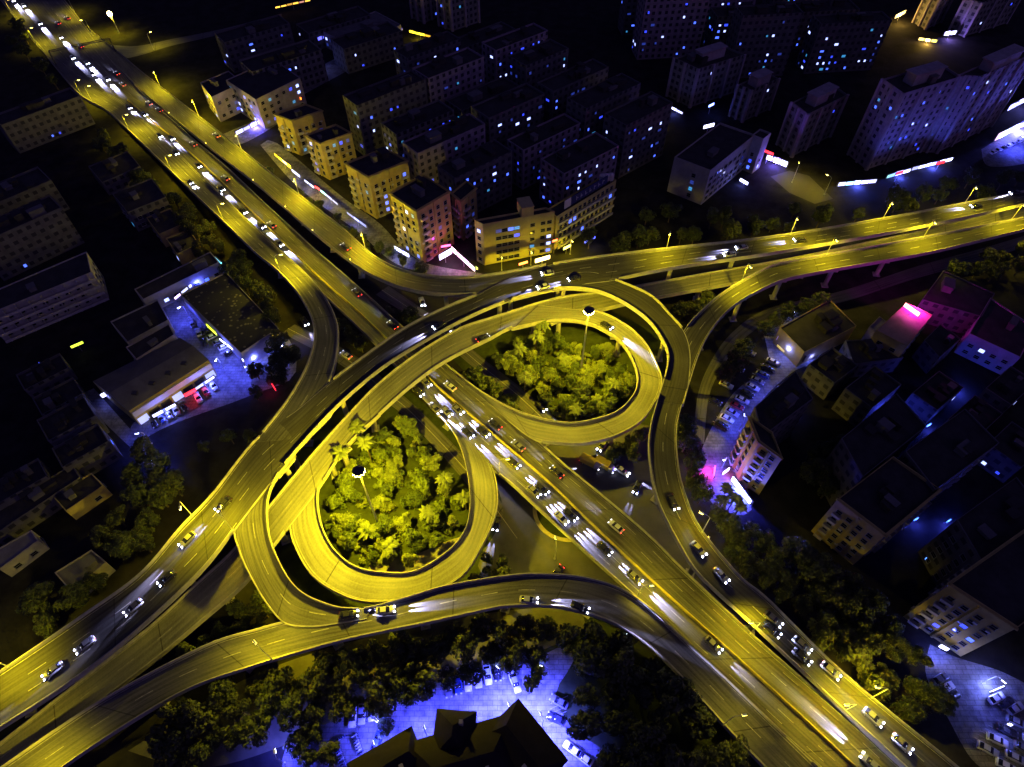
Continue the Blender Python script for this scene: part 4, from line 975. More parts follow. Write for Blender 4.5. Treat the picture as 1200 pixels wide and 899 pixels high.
def district(o_px, rows, cols, drow, dcol, poly, where, lx, ly, hs, fm_list, litr, ang, group, skip=.1, gap=6, shift=2):
    o = P(o_px[0], o_px[1], 0); u = Vector((math.cos(ang), math.sin(ang), 0)); v = Vector((-u.y, u.x, 0)); k = 0
    for i in range(rows):
        n_in = 0
        for j in range(cols):
            c = o + u * (dcol * j) + v * (drow * i)
            px = proj((c.x, c.y, 12))
            if not in_poly(px, poly): continue
            if over_road(c.x, c.y, 11): continue
            if any(in_poly((c.x + a_, c.y + b_), f) for f in FOOT for a_ in (-gap, 0, gap) for b_ in (-gap, 0, gap)): continue
            if q.random() < skip: continue
            n_in += 1
            lab = "%s dark slab, %s rank %s" % (ordn(n_in).capitalize() if False else ordn(n_in), ordn(i + 1), where)
            filler(lab, c.x + q.uniform(-shift, shift), c.y + q.uniform(-shift, shift), lx * q.uniform(.8, 1.1), ly * q.uniform(.85, 1.15), q.choice(hs), ang, q.choice(fm_list), q, q.randint(*litr), group)
CENTRE = [(395, 140), (460, 95), (560, 45), (650, 70), (760, 100), (800, 140), (770, 190), (650, 215), (575, 235), (470, 205), (430, 170)]
district((330, 150), 20, 16, -21, 36, CENTRE, "up from the sodium lit apartments", 33, 12, (18, 20, 22, 24), [F_DARK, F_DARK, F_PALE, F_MAUVE], (9, 24), MAINANG + math.pi / 2 - .06, "dark slabs behind the yellow row", .03)
LEFTP = [(-10, 120), (35, 112), (115, 195), (180, 258), (205, 295), (150, 330), (40, 300), (-10, 290)]
district((-60, 170), 12, 9, -27, 38, LEFTP, "beside the bending slip road", 32, 12, (10, 13, 16), [F_DARK], (0, 3), MAINANG + math.pi / 2 + .05, "dark slabs beside the slip road", .05)
LEFT2 = [(-10, 430), (60, 440), (85, 520), (60, 590), (-10, 640)]
district((-60, 480), 10, 8, -24, 34, LEFT2, "in the dim quarter by the flyover's low end", 26, 10, (7, 9, 11), [F_DARK, F_PALE], (0, 1), MAINANG + math.pi / 2 - .02, "dim houses by the flyover", .2)
TOPR = [(740, 5), (1000, -5), (1035, 25), (1035, 70), (1000, 95), (930, 90), (880, 70), (780, 50)]
district((700, 95), 9, 12, 28, 42, TOPR, "beyond the towers at the top", 36, 12, (18, 24, 30), [F_DARK, F_MAUVE], (12, 30), .12, "dark slabs beyond the towers", .15)
TOPL = [(215, 50), (330, 20), (470, 5), (475, 40), (400, 75), (300, 100), (240, 85)]
district((190, 70), 10, 9, -34, 44, TOPL, "beyond the blue lit shopping street", 36, 14, (9, 12, 15), [F_DARK, F_PALE], (3, 9), MAINANG + math.pi / 2 - .1, "dark blocks beyond the shopping street", .1)
RIGHTP = [(1010, 420), (1210, 430), (1210, 660), (1140, 640), (1060, 500)]
district((960, 440), 8, 8, -24, 32, RIGHTP, "among the housing rows below the outer ramp", 26, 11, (12, 15, 17), [F_DARK], (0, 2), MAINANG + math.pi / 2 - .12, "dark slabs below the outer ramp", .1)
low4("low house with a cream side wall below the bending slip road, upper of two", [(187, 276), (212, 265), (200, 245), (172, 256)], 6, W_YEL, M_ROOF, "house", "house", .0, clutter=2)
low4("low house with a cream side wall below the bending slip road, lower of two", [(208, 299), (234, 287), (222, 270), (195, 280)], 6, W_YEL, M_ROOF, "house", "house", .1, clutter=2)
low4("dark long shed in the trees beside the bending slip road", [(120, 215), (165, 196), (150, 178), (104, 196)], 6, F_DARK, M_ROOF, "shed", "shed", win=False, clutter=3)
low4("dark block between the trees and the slip road's outer parapet", [(150, 250), (195, 232), (178, 210), (132, 228)], 9, F_DARK, M_ROOF, "apartment_block", "apartment block", .03, clutter=4)
RP2 = [(1000, 385), (1060, 430), (1100, 440), (1210, 440), (1210, 580), (1130, 500), (1050, 470), (985, 440), (960, 450), (955, 440)]
district((930, 420), 14, 16, -12.5, 17, RP2, "of the packed low quarter below the red sign", 14, 9, (6, 8, 10), [F_DARK], (0, 2), MAINANG + math.pi / 2 - .12, "packed low houses below the red sign", .06, 4, .8)
LP2 = [(-10, 400), (40, 400), (130, 395), (150, 405), (100, 440), (115, 480), (90, 545), (-10, 600)]
district((-60, 380), 14, 16, -13, 18, LP2, "of the packed low quarter beyond the warehouse", 14, 9, (5, 6, 8), [F_DARK], (0, 1), MAINANG + math.pi / 2 - .02, "packed low houses beyond the warehouse", .1, 4, .8)
LP3 = [(-10, 40), (50, 90), (110, 160), (60, 150), (-10, 130)]
district((-60, 80), 8, 10, -20, 30, LP3, "of the dim blocks by the expressway's far end", 26, 11, (12, 15, 18), [F_DARK], (5, 10), MAINANG + math.pi / 2, "dim blocks by the expressway's far end", .1, 5, 1)
low4("blue lit shopping block with two glowing storeys near the top edge", [(300, 118), (352, 92), (320, 70), (265, 95)], 14, W_PINK, M_ROOF, litp=.35)
low4("long violet lit block along the shopping street's lower side", [(248, 115), (285, 98), (268, 84), (235, 98)], 12, W_PINK, M_ROOF, litp=.3)
low4("white lit arcade building at the head of the shopping street", [(420, 58), (470, 30), (440, 14), (378, 38)], 8, W_GREY, M_ROOFG, litp=.45, name="arcade_building", cat="arcade")

low4("low house with a yellow lit eave in the dark quarter below the warehouse", [(78, 600), (122, 570), (108, 555), (62, 582)], 5, W_YEL, M_ROOF, "house", "house", .0, clutter=1)
low4("long shed with a pale roof end beside the flyover's dark grove", [(0, 668), (46, 634), (38, 622), (-12, 650)], 5, W_GREY, mat("roof_pale", (.2, .19, .17), .85, .3, .3), "shed", "shed", .0, clutter=0)
low4("dim grey shed nearest the flyover's dark grove", [(85, 695), (125, 660), (108, 645), (65, 672)], 5, W_GREY, M_ROOFG, "shed", "shed", .0, clutter=2)
low4("dark long house row below the low house with the lit eave", [(-10, 630), (95, 560), (85, 545), (-20, 610)], 6, F_DARK, M_ROOF, "house", "house", win=False, clutter=3)
# ------------------------------------------------------------------ lit signs, shop fronts and their light
def sign(pa, pb, z, h, col, strength, label, light=0, lcol=None, cat="lit sign", depth=.4, back=False):
    a, c = P(pa[0], pa[1], z), P(pb[0], pb[1], z); m_ = (a + c) / 2; d = c - a; L = d.length; ang = math.atan2(d.y, d.x)
    o = Vector((d.y, -d.x, 0)).normalized()
    if o.dot(-Vector((m_.x, m_.y, 0))) < 0: ang += math.pi; o = -o
    t = thing("lit_sign", label, cat, m_, ang)
    b = MB(); b.box((0, .12, h / 2), (L + .3, depth, h + .2)); b.build("casing", M_DARKM, t)
    ns = max(1, int(L / 3.4)) if cat == "lit sign" else 1
    for k in range(ns):
        w = L / ns; st_ = strength * (R.choice((.35, .7, 1.0, 1.3)) if ns > 1 else 1.0); hh = h * (R.uniform(.7, 1.0) if ns > 1 else 1.0)
        cc = col if (ns == 1 or R.random() < .7) else tuple(min(1, c_ * R.uniform(.55, 1.0) + R.choice((0, 0, .25))) for c_ in col)
        b = MB(); b.box((-L / 2 + w * (k + .5), -depth / 2 + .06, hh / 2 + .12), (w * R.uniform(.7, .94) if ns > 1 else w, .22, hh + .06))
        b.build("lit_panel", emis("sign_%d_%d_%d_%d" % (cc[0] * 99, cc[1] * 99, cc[2] * 99, st_ * 10), cc, st_), t)
    if z > 0.5:
        b = MB()
        b.tube((0, .2, -z + .02), (0, .2, .1), .1, .1, 6)
        b.build("support", M_STEEL, t)
    if light: lamp_light("sign_light", 'POINT', (0, 3.5 if back else -1.4, h / 2), light, lcol or col, t, .5)
    return t
BLUE = (.08, .11, 1.0); WHT = (.6, .62, 1.0); RED = (1, .02, .03); YEL = (1, .72, .02); MAG = (1, .05, .6); CYA = (.2, .7, 1.0)
S = sign
S((204, 352), (253, 312), 2.6, .9, WHT, 5, "row of blue white arcade lights along the strip building", 3500, BLUE)
S((253, 303), (265, 314), 4, 1, CYA, 3, "cyan sign edge at the strip building's end")
S((177, 360), (189, 352), 2, 1.6, YEL, 3, "yellow sign at the inner end of the blue lit arcade")
S((244, 383), (255, 393), 3, 1.4, (.75, 1, .02), 2.5, "lime yellow sign on the market hall's side wall")
S((258, 398), (275, 411), 2.6, 1.0, WHT, 6, "white strip of lights low on the market hall's side", 2500, COOL)
S((312, 399), (328, 390), 4.5, 1.6, YEL, 4, "glowing yellow sign on the market hall's front corner", 1200, YEL)
S((284, 424), (308, 412), 2, 1.2, WHT, 7, "white shop lights under the market hall's front", 3500, COOL)
S((166, 420), (193, 403), 4, .5, RED, 6, "long red neon strip over the mauve house", 500, RED)
S((217, 465), (230, 458), 2, 1.2, RED, 3, "red shop sign on the warehouse front", 300, RED)
S((228, 458), (252, 442), 2, .9, WHT, 4, "white lights at the warehouse's yard corner", 2500, COOL)
S((178, 490), (208, 474), 1.6, 1.0, WHT, 5, "white shop lights under the warehouse front", 2500, COOL)
S((120, 466), (131, 460), 2.5, 1.4, WHT, 5, "pale blue light box behind the warehouse", 1200, COOL)
S((47, 426), (62, 441), 3, .8, BLUE, 2.5, "blue light strip in the dark quarter left of the mauve house".replace(" left of", " beyond"))
S((84, 408), (98, 402), 3, .8, (.75, 1, .05), 2, "small lime sign in the dark quarter")
S((318, 448), (324, 458), 2, .8, RED, 3, "small red sign by the yard gate", 200, RED)
# shops in the street below the yellow row
S((322, 182), (342, 198), 3.4, 1.3, YEL, 4, "long yellow shop fascia under the topmost yellow apartment block", 900, YEL)
S((343, 201), (352, 208), 2.6, 1.0, WHT, 3, "white shop fascia next to the yellow one", 500, COOL)
S((357, 212), (369, 221), 2.6, 1.0, WHT, 3, "white shop fascia between the yellow fascia and a red lamp", 500, COOL)
S((370, 220), (375, 223), 3, .9, RED, 5, "small red shop lamp half way down the shop street", 150, RED)
S((376, 224), (397, 241), 2.6, 1.0, WHT, 3.5, "longest row of white shop fronts in the shop street", 800, COOL)
S((407, 250), (430, 267), 2.6, 1.0, (.4, .45, 1), 3, "last row of white shop fronts before the tallest yellow block", 800, COOL)
S((462, 291), (481, 302), 3, 1.6, WHT, 7, "white shop sign at the foot of the tallest yellow block", 1500, COOL)
S((515, 305), (529, 297), 3, 2.4, (.65, .6, 1), 4, "white lit canopy side of the pink shop", 1200, (.8, .5, 1))
S((529, 293), (557, 318), 3.2, 2.0, (1, .62, .85), 9, "glaring white and pink shop canopy beside the hotel", 1600, (1, .12, .75))
S((517, 290), (528, 288), 4.5, .7, (1, .1, .3), 4, "pink neon edge over the glaring shop canopy", 800, MAG)
S((552, 311), (560, 316), 3.5, .8, (.8, 1, .1), 4, "lime light at the canopy's hotel end", 400, (.8, 1, .1))
S((500, 276), (505, 274), 9, .9, (.9, 1, .05), 3, "small lime sign high on the tallest yellow block")
S((608, 311), (618, 308), 3, .8, (1, .2, .05), 5, "small orange red sign in front of the hotel")
S((627, 308), (644, 303), 3.4, 1.6, (1, .8, .3), 6, "bright yellow canopy light in front of the hotel", 900, YEL)
S((660, 293), (668, 289), 3, 1.0, (.9, 1, .2), 4, "lime white lamp at the wing's foot", 300, YEL)
S((647, 284), (653, 282), 6, .8, (1, .2, .05), 4, "orange sign where the hotel meets its wing")
S((685, 285), (697, 279), 3, .8, BLUE, 4, "blue light under the hotel wing's outer end", 300, BLUE)
# shopping street
S((277, 158), (318, 138), .6, 1.8, (.5, .5, 1), 4, "broad white blue shop front line by the slip road", 9000, (.12, .09, 1))
S((309, 120), (318, 109), 3, 1.5, WHT, 5, "white shop window in the shopping street", 6000, BLUE)
S((333, 101), (338, 117), 6, 3.0, (.8, .75, 1), 7, "tall white pylon sign in the shopping street", 1500, (.5, .4, 1))
S((342, 112), (354, 117), 5, 1.0, (1, .15, .02), 6, "orange red lettering board beside the pylon sign", 200, RED)
S((300, 108), (305, 104), 5, 1.6, RED, 4, "red sign on the violet lit block", 200, RED)
S((346, 84), (357, 78), 3, 1.5, WHT, 6, "white lit shop further up the shopping street", 1200, COOL)
S((364, 77), (375, 72), 3, 1.5, WHT, 5, "white lit shop uppermost in the shopping street", 900, COOL)
S((372, 48), (402, 36), 5, 1.6, (.12, .12, 1), 2.5, "deep blue lit eave of the arcade building", 900, BLUE)
S((391, 55), (417, 62), 2, 1.6, (.55, .5, 1), 5, "white lit entrance of the arcade building", 9000, BLUE)
S((423, 52), (472, 35), 4, 1.0, (.12, .14, 1), 1.6, "blue neon line along the arcade building's side", 500, BLUE)
S((480, 38), (505, 44), 2, 1.2, YEL, 4, "amber and white stall lights at the foot of the ribbed tower", 1500, YEL)
S((322, 10), (364, 1), 3, .8, (1, .5, .05), 2.5, "row of orange lights by the dark field at the top edge")
# below the towers
S((1038, 209), (1066, 201), .5, 1.8, (.5, .5, 1), 4, "white row of shops at the huge tower's foot, middle stretch", 9000, BLUE)
S((1067, 200), (1115, 188), .5, 1.6, (.5, .52, 1), 4, "white row of shops at the huge tower's foot, far stretch", 9000, BLUE)
S((981, 218), (1026, 214), .5, 1.8, (.5, .5, 1), 4, "white row of shops at the huge tower's foot, beside the lit square", 10000, BLUE)
S((1097, 193), (1106, 191), 4, 1.0, RED, 4, "red shop sign in the tower's shop row")
S((1050, 205), (1057, 203), 4, 1.0, RED, 4, "smaller red shop sign nearer the lit square")
S((897, 186), (922, 196), 1, 2.6, (.65, .6, 1), 7, "dazzling white shop front above the lit square", 11000, (.16, .1, 1))
S((896, 178), (906, 182), 5, .9, RED, 4, "red sign on the dazzling white shop", 200, RED)
S((867, 212), (876, 217), 1, 1.2, WHT, 5, "white light box by the grey slab block", 900, COOL)
S((824, 151), (836, 148), 8, 1.5, WHT, 5, "white lit roof room on the grey slab block")
S((768, 133), (777, 137), 4, 2.0, YEL, 3, "square amber light beside the black park", 900, YEL)
S((722, 118), (730, 116), 3, 1.6, YEL, 3, "small amber light among the dark slabs", 300, YEL)
S((786, 127), (800, 134), 1, 1.0, WHT, 4, "white lights at the grey tower's foot", 900, COOL)
S((830, 126), (836, 123), 4, 1.0, (.2, .3, 1), 6, "single bright blue light between the two dark towers", 600, BLUE)
S((1165, 165), (1215, 140), .5, 3.6, (.6, .62, 1), 7, "blazing white hall front at the frame's edge", 40000, (.12, .12, 1))
S((1180, 130), (1215, 112), 3, 3.0, (.3, .3, 1), 4, "blue white glazed upper hall at the frame's edge", 8000, (.2, .2, 1))
S((1105, 42), (1120, 40), 2, 2, WHT, 6, "white light at the corner of the amber square", 7000, (.3, .2, 1))
S((1048, 22), (1060, 16), 4, 2, (1, .65, .2), 3, "amber lamps at the edge of the amber square", 9000, (1, .6, .1))
S((1075, 47), (1098, 50), 1, 1.4, (1, .7, .2), 3, "amber lit wall of the amber square", 8000, (1, .6, .1))
# red tube sign and shops below the outer ramp
S((1059, 359), (1076, 371), 13.4, 1.5, (1, .3, .3), 5.5, "white hot red tube sign on the pale roofed house", 9000, (.8, .02, .7), cat="neon sign", back=True)
S((909, 397), (941, 424), 2.2, 2.6, (.62, .62, 1), 5, "white lettered shop front board of the corner shop house", 2200, COOL)
S((944, 420), (951, 414), 1.4, 1.0, WHT, 5, "blue white light at the side of the corner shop house", 900, COOL)
S((910, 405), (931, 424), .4, 1.0, YEL, 1.2, "yellow lit plinth under the corner shop front")
S((925, 380), (946, 372), .5, .8, BLUE, 3, "blue light strip along the yard wall behind the corner shop", 2500, BLUE)
S((1135, 350), (1150, 360), 7, 1.0, (.8, .1, 1), 3, "violet lit balcony on the house at the frame's edge", 9000, (.6, .05, 1))
S((1180, 383), (1192, 386), 3, 1.0, BLUE, 4, "blue light below the violet lit house", 700, BLUE)
S((857, 562), (880, 592), .6, 2.2, (.6, .62, 1), 16, "blinding blue white entrance at the foot of the bent yellow block", 34000, (.05, .06, 1))
S((846, 556), (853, 551), 1.2, 1.4, (.8, .6, 1), 6, "white lamp box beside the magenta lit forecourt", 500, MAG)
S((836, 560), (838, 548), 1, 1, MAG, 3, "magenta light on the forecourt edge", 2500, (1, .02, .3))
S((1100, 757), (1109, 762), 2, 1.2, WHT, 7, "white gate light between the tree belt and the lower car park", 2200, COOL)
S((1160, 812), (1174, 806), 2, 1.0, (.4, .45, 1), 6, "blue white light over the lower car park's far side", 3500, (.2, .25, 1))
S((1180, 848), (1184, 850), 2.5, .8, WHT, 6, "small white lamp box above the parked cars at the frame's edge", 800, COOL)
for i, (x, y, w) in enumerate([(1018, 530, 400), (1085, 500, 500), (1070, 610, 400), (1108, 612, 700), (1083, 655, 600), (960, 560, 300), (1118, 455, 900), (990, 478, 300), (1035, 483, 500)]):
    S((x, y), (x + 4, y - 2), 1.5, .9, (.06, .2, 1), 4, "small blue courtyard light, %s among the dark housing rows" % ordn(i + 1), w * 5, (.05, .07, 1))
# wall lamps on the far side of the gabled houses
WL = [((500, 862), 9), ((560, 848), 9), ((600, 834), 16), ((637, 845), 17), ((655, 885), 15), ((440, 880), 6), ((325, 890), 3)]
for i, (px, kw) in enumerate(WL):
    p = P(px[0], px[1], 5.5); t = thing("court_lamp", "cool white lamp over the blue lit court, %s along its houses" % ordn(i + 1), "lamp post", (p.x, p.y, 0), 2.0, "cool lamps of the court")
    for nme, me in zip(("pole", "lamp_head", "lamp_lens"), LMC): link(nme, me, t)
    l_ = lamp_light("lamp_light", 'SPOT', (1.58, 0, 5.6), kw * 4300, (.055, .06, 1.0), t, .25); l_.data.spot_size = math.radians(146); l_.data.spot_blend = .4
for i, (px, kw) in enumerate([((222, 372), 3), ((262, 432), 4), ((292, 440), 3), ((330, 420), 3), ((178, 520), 2), ((192, 548), 1.5), ((866, 505), 3.2), ((905, 465), 2.6), ((846, 548), 3), ((925, 385), 2), ((1150, 800), 1.1), ((975, 440), 1.2), ((1185, 175), 8), ((640, 790), 1.5), ((590, 795), 2), ((440, 845), 1.5)]):
    ground_lamp(px, "cool white yard lamp, %s met from the shop yard round to the court" % ordn(i + 1), kw * 3000, R.uniform(0, 6), (.06, .075, 1.0), True)

# lit yards
patch("yard", [(185, 355), (240, 340), (262, 385), (290, 425), (335, 395), (345, 440), (290, 465), (170, 515), (205, 560), (190, 565), (150, 505), (215, 450)], M_YARD, .014)
patch("court", [(330, 905), (340, 868), (400, 842), (480, 815), (560, 795), (620, 775), (662, 757), (672, 775), (650, 815), (668, 850), (700, 905)], M_YARD, .016)
patch("forecourt", [(955, 362), (915, 372), (895, 385), (900, 430), (860, 460), (825, 520), (820, 560), (840, 595), (880, 600), (870, 540), (885, 480), (940, 430), (985, 440), (990, 425), (950, 405), (930, 385)], M_YARD, .016)
patch("car_park", [(1090, 755), (1120, 770), (1180, 790), (1215, 820), (1215, 905), (1150, 900), (1110, 840), (1085, 790)], M_YARD, .016)
patch("square", [(903, 207), (925, 200), (948, 206), (976, 233), (955, 239), (925, 226)], M_ASPH, .016, False)
patch("plaza", [(1150, 175), (1215, 140), (1215, 185), (1160, 195)], M_YARD, .016)
patch("shop_street", [(305, 170), (325, 168), (400, 230), (445, 262), (490, 305), (570, 322), (560, 330), (470, 312), (420, 272), (350, 220)], M_YARD, .016)
patch("market_street", [(255, 160), (330, 125), (340, 100), (400, 65), (440, 50), (420, 75), (350, 115), (340, 135), (280, 170)], M_YARD, .016)
patch("back_lane", [(110, 455), (150, 500), (170, 520), (160, 530), (100, 470)], M_YARD, .017)

# ------------------------------------------------------------------ vehicles
CARMESH = {}
PAINT = {"white": (.7, .7, .7), "silver": (.4, .41, .42), "black": (.02, .02, .022), "red": (.35, .02, .02), "blue": (.03, .06, .25), "grey": (.14, .14, .15)}
def loft(b, secs, mi=0):
    n = len(secs[0]); i0 = len(b.v)
    for s in secs: b.v += [tuple(p) for p in s]
    for k in range(len(secs) - 1):
        for c in range(n):
            i = i0 + k * n; b.f.append((i + c, i + (c + 1) % n, i + n + (c + 1) % n, i + n + c)); b.mi.append(mi)
    b.f.append(tuple(i0 + n - 1 - c for c in range(n))); e = i0 + (len(secs) - 1) * n; b.f.append(tuple(e + c for c in range(n))); b.mi += [mi, mi]
def sec(x, w, z0, z1, ch=.12):
    return [Vector((x, -w, z0)), Vector((x, -w * 1.0, z1 - ch)), Vector((x, -w + ch, z1)), Vector((x, w - ch, z1)), Vector((x, w, z1 - ch)), Vector((x, w, z0))]
def recalc(me):
    bm = bmesh.new(); bm.from_mesh(me); bmesh.ops.recalc_face_normals(bm, faces=bm.faces); bm.to_mesh(me); bm.free(); return me
def car_meshes():
    b = MB(); loft(b, [sec(-2.28, .72, .42, .84), sec(-2.12, .86, .3, .95), sec(-1.3, .9, .24, .99), sec(.9, .9, .24, .97), sec(1.75, .87, .26, .86), sec(2.18, .78, .32, .72), sec(2.28, .68, .4, .6)])
    CARMESH['body'] = b
    b = MB(); loft(b, [sec(-1.85, .74, .95, 1.0, .04), sec(-1.1, .66, .95, 1.40, .1), sec(.05, .66, .95, 1.42, .1), sec(.98, .76, .95, .99, .03)]); CARMESH['window'] = recalc(b.mesh("window", M_GLASS, True))
    b = MB(); b.box((-.52, 0, 1.43), (1.35, 1.22, .07)); CARMESH['roof'] = b
    b = MB(); b.tube((0, -.11, 0), (0, .11, 0), .33, .33, 14, 0); b.tube((0, -.12, 0), (0, .12, 0), .19, .19, 10, 1); CARMESH['wheel'] = b.mesh("wheel", [M_TIRE, M_STEEL])
    for nm, m_ in (("headlight", E_HEAD), ("headlight_low", emis("headlight_low", (.7, .72, 1), 3)), ("headlight_off", M_HEADOFF)):
        b = MB(); b.poly([(0.12, -.2, 0), (0.12, .2, 0), (-.2, .2, .2), (-.2, -.2, .2)]); b.poly([(0.12, -.2, -.16), (0.12, .2, -.16), (.12, .2, 0), (.12, -.2, 0)]); CARMESH[nm] = b.mesh("headlight", m_)
    for nm, m_ in (("tail", E_TAIL), ("tail_off", E_TAILOFF)):
        b = MB(); b.box((0, 0, 0), (.08, .4, .13)); CARMESH[nm] = b.mesh("tail_light", m_)
    for c, v in PAINT.items():
        pm, n_, l_, pb = principled("paint_" + c); MATS["paint_" + c] = pm
        nz = n_.new("ShaderNodeTexNoise"); nz.inputs['Scale'].default_value = 2; mr = n_.new("ShaderNodeMapRange"); mr.inputs[3].default_value = .2; mr.inputs[4].default_value = .4
        l_.new(nz.outputs[0], mr.inputs[0]); l_.new(mr.outputs[0], pb.inputs['Roughness'])
        pb.inputs['Base Color'].default_value = (*v, 1); pb.inputs['Coat Weight'].default_value = .5
        CARMESH['body_' + c] = recalc(CARMESH['body'].mesh("body", pm, True)); CARMESH['roof_' + c] = CARMESH['roof'].mesh("roof", pm)
    # van and bus
    b = MB(); loft(b, [sec(-2.6, .9, .35, 1.9), sec(-2.5, .95, .3, 2.05), sec(1.2, .95, .3, 2.05), sec(2.0, .93, .3, 1.2), sec(2.55, .85, .35, 1.0)]); CARMESH['van'] = b
    b = MB(); loft(b, [sec(-5.4, 1.2, .45, 2.9), sec(-5.3, 1.25, .4, 3.0), sec(5.2, 1.25, .4, 3.0), sec(5.4, 1.2, .45, 2.8)]); CARMESH['bus'] = b
car_meshes()
BEAM = 210000
def car(x, y, z, ang, label, colour, on=True, group=None, beam=None, tail=None, cat="car", name="car"):
    t = thing(name, label, cat, (x, y, z), ang, group)
    link("body", CARMESH['body_' + colour], t); link("window", CARMESH['window'], t); link("roof", CARMESH['roof_' + colour], t)
    for sx in (-1.38, 1.4):
        for sy in (-.82, .82): link("wheel", CARMESH['wheel'], t, (sx, sy, .33))
    for sy in (-.6, .6):
        link("headlight", CARMESH['headlight_off' if not on else 'headlight_low' if beam is not None and beam <= 9000 else 'headlight'], t, (2.14, sy, .72)); link("tail_light", CARMESH['tail' if on and beam is not None and beam <= 9000 else 'tail_off'], t, (-2.23, sy, .82))
    if on:
        bm_ = BEAM if beam is None else beam * 2
        for sy in (-.6, .6):
            l_ = lamp_light("beam", 'SPOT', (2.4, sy, .66), bm_, (.52, .52, 1.0), t, .06)
            l_.data.spot_size = math.radians(12); l_.data.spot_blend = .9; l_.rotation_euler = (0, -math.radians(83.2), 0)
    return t
CN = list(PAINT)
def traffic(key, px0, px1, n, desc, colour=None, toward=True, beam=None, group=None, tailonly=False):
    """n cars standing along the run px0 -> px1 on a road (or ground), heading px0 -> px1"""
    for i in range(n):
        f = 0 if n == 1 else i / n
        px = (px0[0] + (px1[0] - px0[0]) * f, px0[1] + (px1[1] - px0[1]) * f)
        z = 0.0
        if key:
            r = ROADS[key]; z = 6
            for _ in range(5):
                q_ = P(px[0], px[1], z + .5); z = road_z_near(r, q_.x, q_.y)
        a, e = P(px[0], px[1], z + .5), P(px1[0], px1[1], z + .5)
        ang = math.atan2(e.y - a.y, e.x - a.x)
        c = colour or R.choice(('black', 'black', 'grey', 'black', 'grey', 'silver'))
        k = 1.0
        car(a.x + math.cos(ang) * k, a.y + math.sin(ang) * k, z + .03, ang, desc if n == 1 else desc.replace("#", ordn(i + 1)), c, True, group, beam)
EXP = "headlit cars on the expressway"
tr = [((15, 0), (32, 22)), ((27, 6), (41, 22)), ((46, 27), (62, 46)), ((70, 43), (88, 62)), ((84, 67), (104, 86)), ((101, 73), (117, 89)), ((108, 86), (130, 109)), ((125, 92), (141, 110)),
      ((150, 125), (175, 150)), ((168, 133), (187, 150)), ((186, 158), (202, 176)), ((200, 161), (225, 188)), ((205, 178), (220, 194)), ((231, 193), (253, 215)), ((255, 225), (273, 245)), ((258, 220), (283, 246)), ((284, 246), (307, 269)), ((305, 263), (328, 285)), ((326, 284), (351, 308))]
for i, (a_, e_) in enumerate(tr):
    traffic('main', a_, e_, 1, "headlit car, %s in the oncoming stream from the expressway's far end" % ordn(i + 1), group=EXP)
traffic('main', (488, 457), (528, 497), 2, "headlit car in the kerb lane just below the decks, # of two", group=EXP)
traffic('main', (497, 446), (516, 466), 1, "headlit car emerging from beneath the decks in the inner lane", group=EXP)
traffic('main', (521, 480), (570, 530), 2, "headlit car passing the lower loop's merge, # of two", group=EXP)
traffic('main', (534, 478), (593, 530), 2, "headlit car beside the yellow median near the loops, # of two", group=EXP)
traffic('main', (599, 540), (698, 631), 3, "headlit car in the inner lane over the round island, # of three", group=EXP)
traffic('main', (623, 573), (687, 636), 2, "headlit car in the kerb lane over the round island, # of two", group=EXP)
traffic('main', (705, 640), (775, 706), 2, "headlit car in the inner lane above the courtyard-side ramp, # of two", group=EXP)
traffic('main', (832, 752), (888, 806), 1, "headlit car alone by the yellow median near the lower end", beam=25000, group=EXP)
traffic('main', (1025, 899), (978, 856), 1, "tail lit car climbing away at the expressway's lowest end", group="cars driving away on the expressway")
AW = "cars driving away on the expressway"
for i, (a_, e_) in enumerate([((69, 28), (55, 18)), ((80, 22), (66, 14)), ((96, 55), (80, 42)), ((138, 87), (118, 72)), ((145, 100), (128, 88)), ((188, 130), (160, 110)), ((176, 122), (158, 108)), ((228, 170), (206, 152)), ((266, 210), (245, 195)), ((320, 265), (300, 248)), ((420, 345), (400, 325)), ((462, 383), (440, 364)), ((530, 455), (515, 443)), ((583, 500), (560, 480)), ((610, 525), (590, 508)), ((725, 620), (705, 603)), ((655, 556), (640, 542))]):
    traffic('main', a_, e_, 1, "car showing red tail lights, %s leaving along the expressway's far carriageway" % ordn(i + 1), beam=9000, group=AW)
traffic('B', (221, 212), (253, 243), 1, "headlit car alone on the bending slip road")
traffic('C', (407, 291), (362, 258), 1, "car with red tail lights climbing the slip road below the yellow apartments", beam=9000)
traffic('C', (255, 160), (238, 147), 1, "car with red tail lights near the top of the apartment-side slip road", beam=6000)
D_ = "headlit cars on the flyover"
traffic('D', (1192, 226), (1145, 233), 1, "headlit car entering the flyover at the frame's edge", group=D_)
traffic('D', (1146, 241), (1104, 247), 1, "headlit car, second from the frame's edge on the flyover", group=D_)
traffic('D', (940, 281), (884, 287), 1, "headlit car on the flyover below the lit square", group=D_)
traffic('D', (872, 290), (815, 299), 1, "headlit car in the flyover's upper lane below the grey slab block", group=D_)
traffic('D', (858, 298), (816, 304), 1, "headlit car in the flyover's lower lane below the grey slab block", group=D_)
traffic('D', (645, 320), (603, 327), 1, "headlit car on the flyover in front of the hotel, upper lane", group=D_)
traffic('D', (676, 326), (604, 345), 2, "headlit car in the flyover's lower lane above the upper loop, # of two", group=D_)
traffic('D', (518, 380), (487, 397), 1, "headlit car on the flyover right over the expressway".replace("right ", ""), group=D_)
traffic('D', (265, 588), (182, 670), 2, "headlit car going down the flyover past the market stalls, # of two", group=D_)
traffic('D', (200, 674), (122, 742), 2, "headlit car further down the flyover by the dark trees, # of two", group=D_, beam=30000)
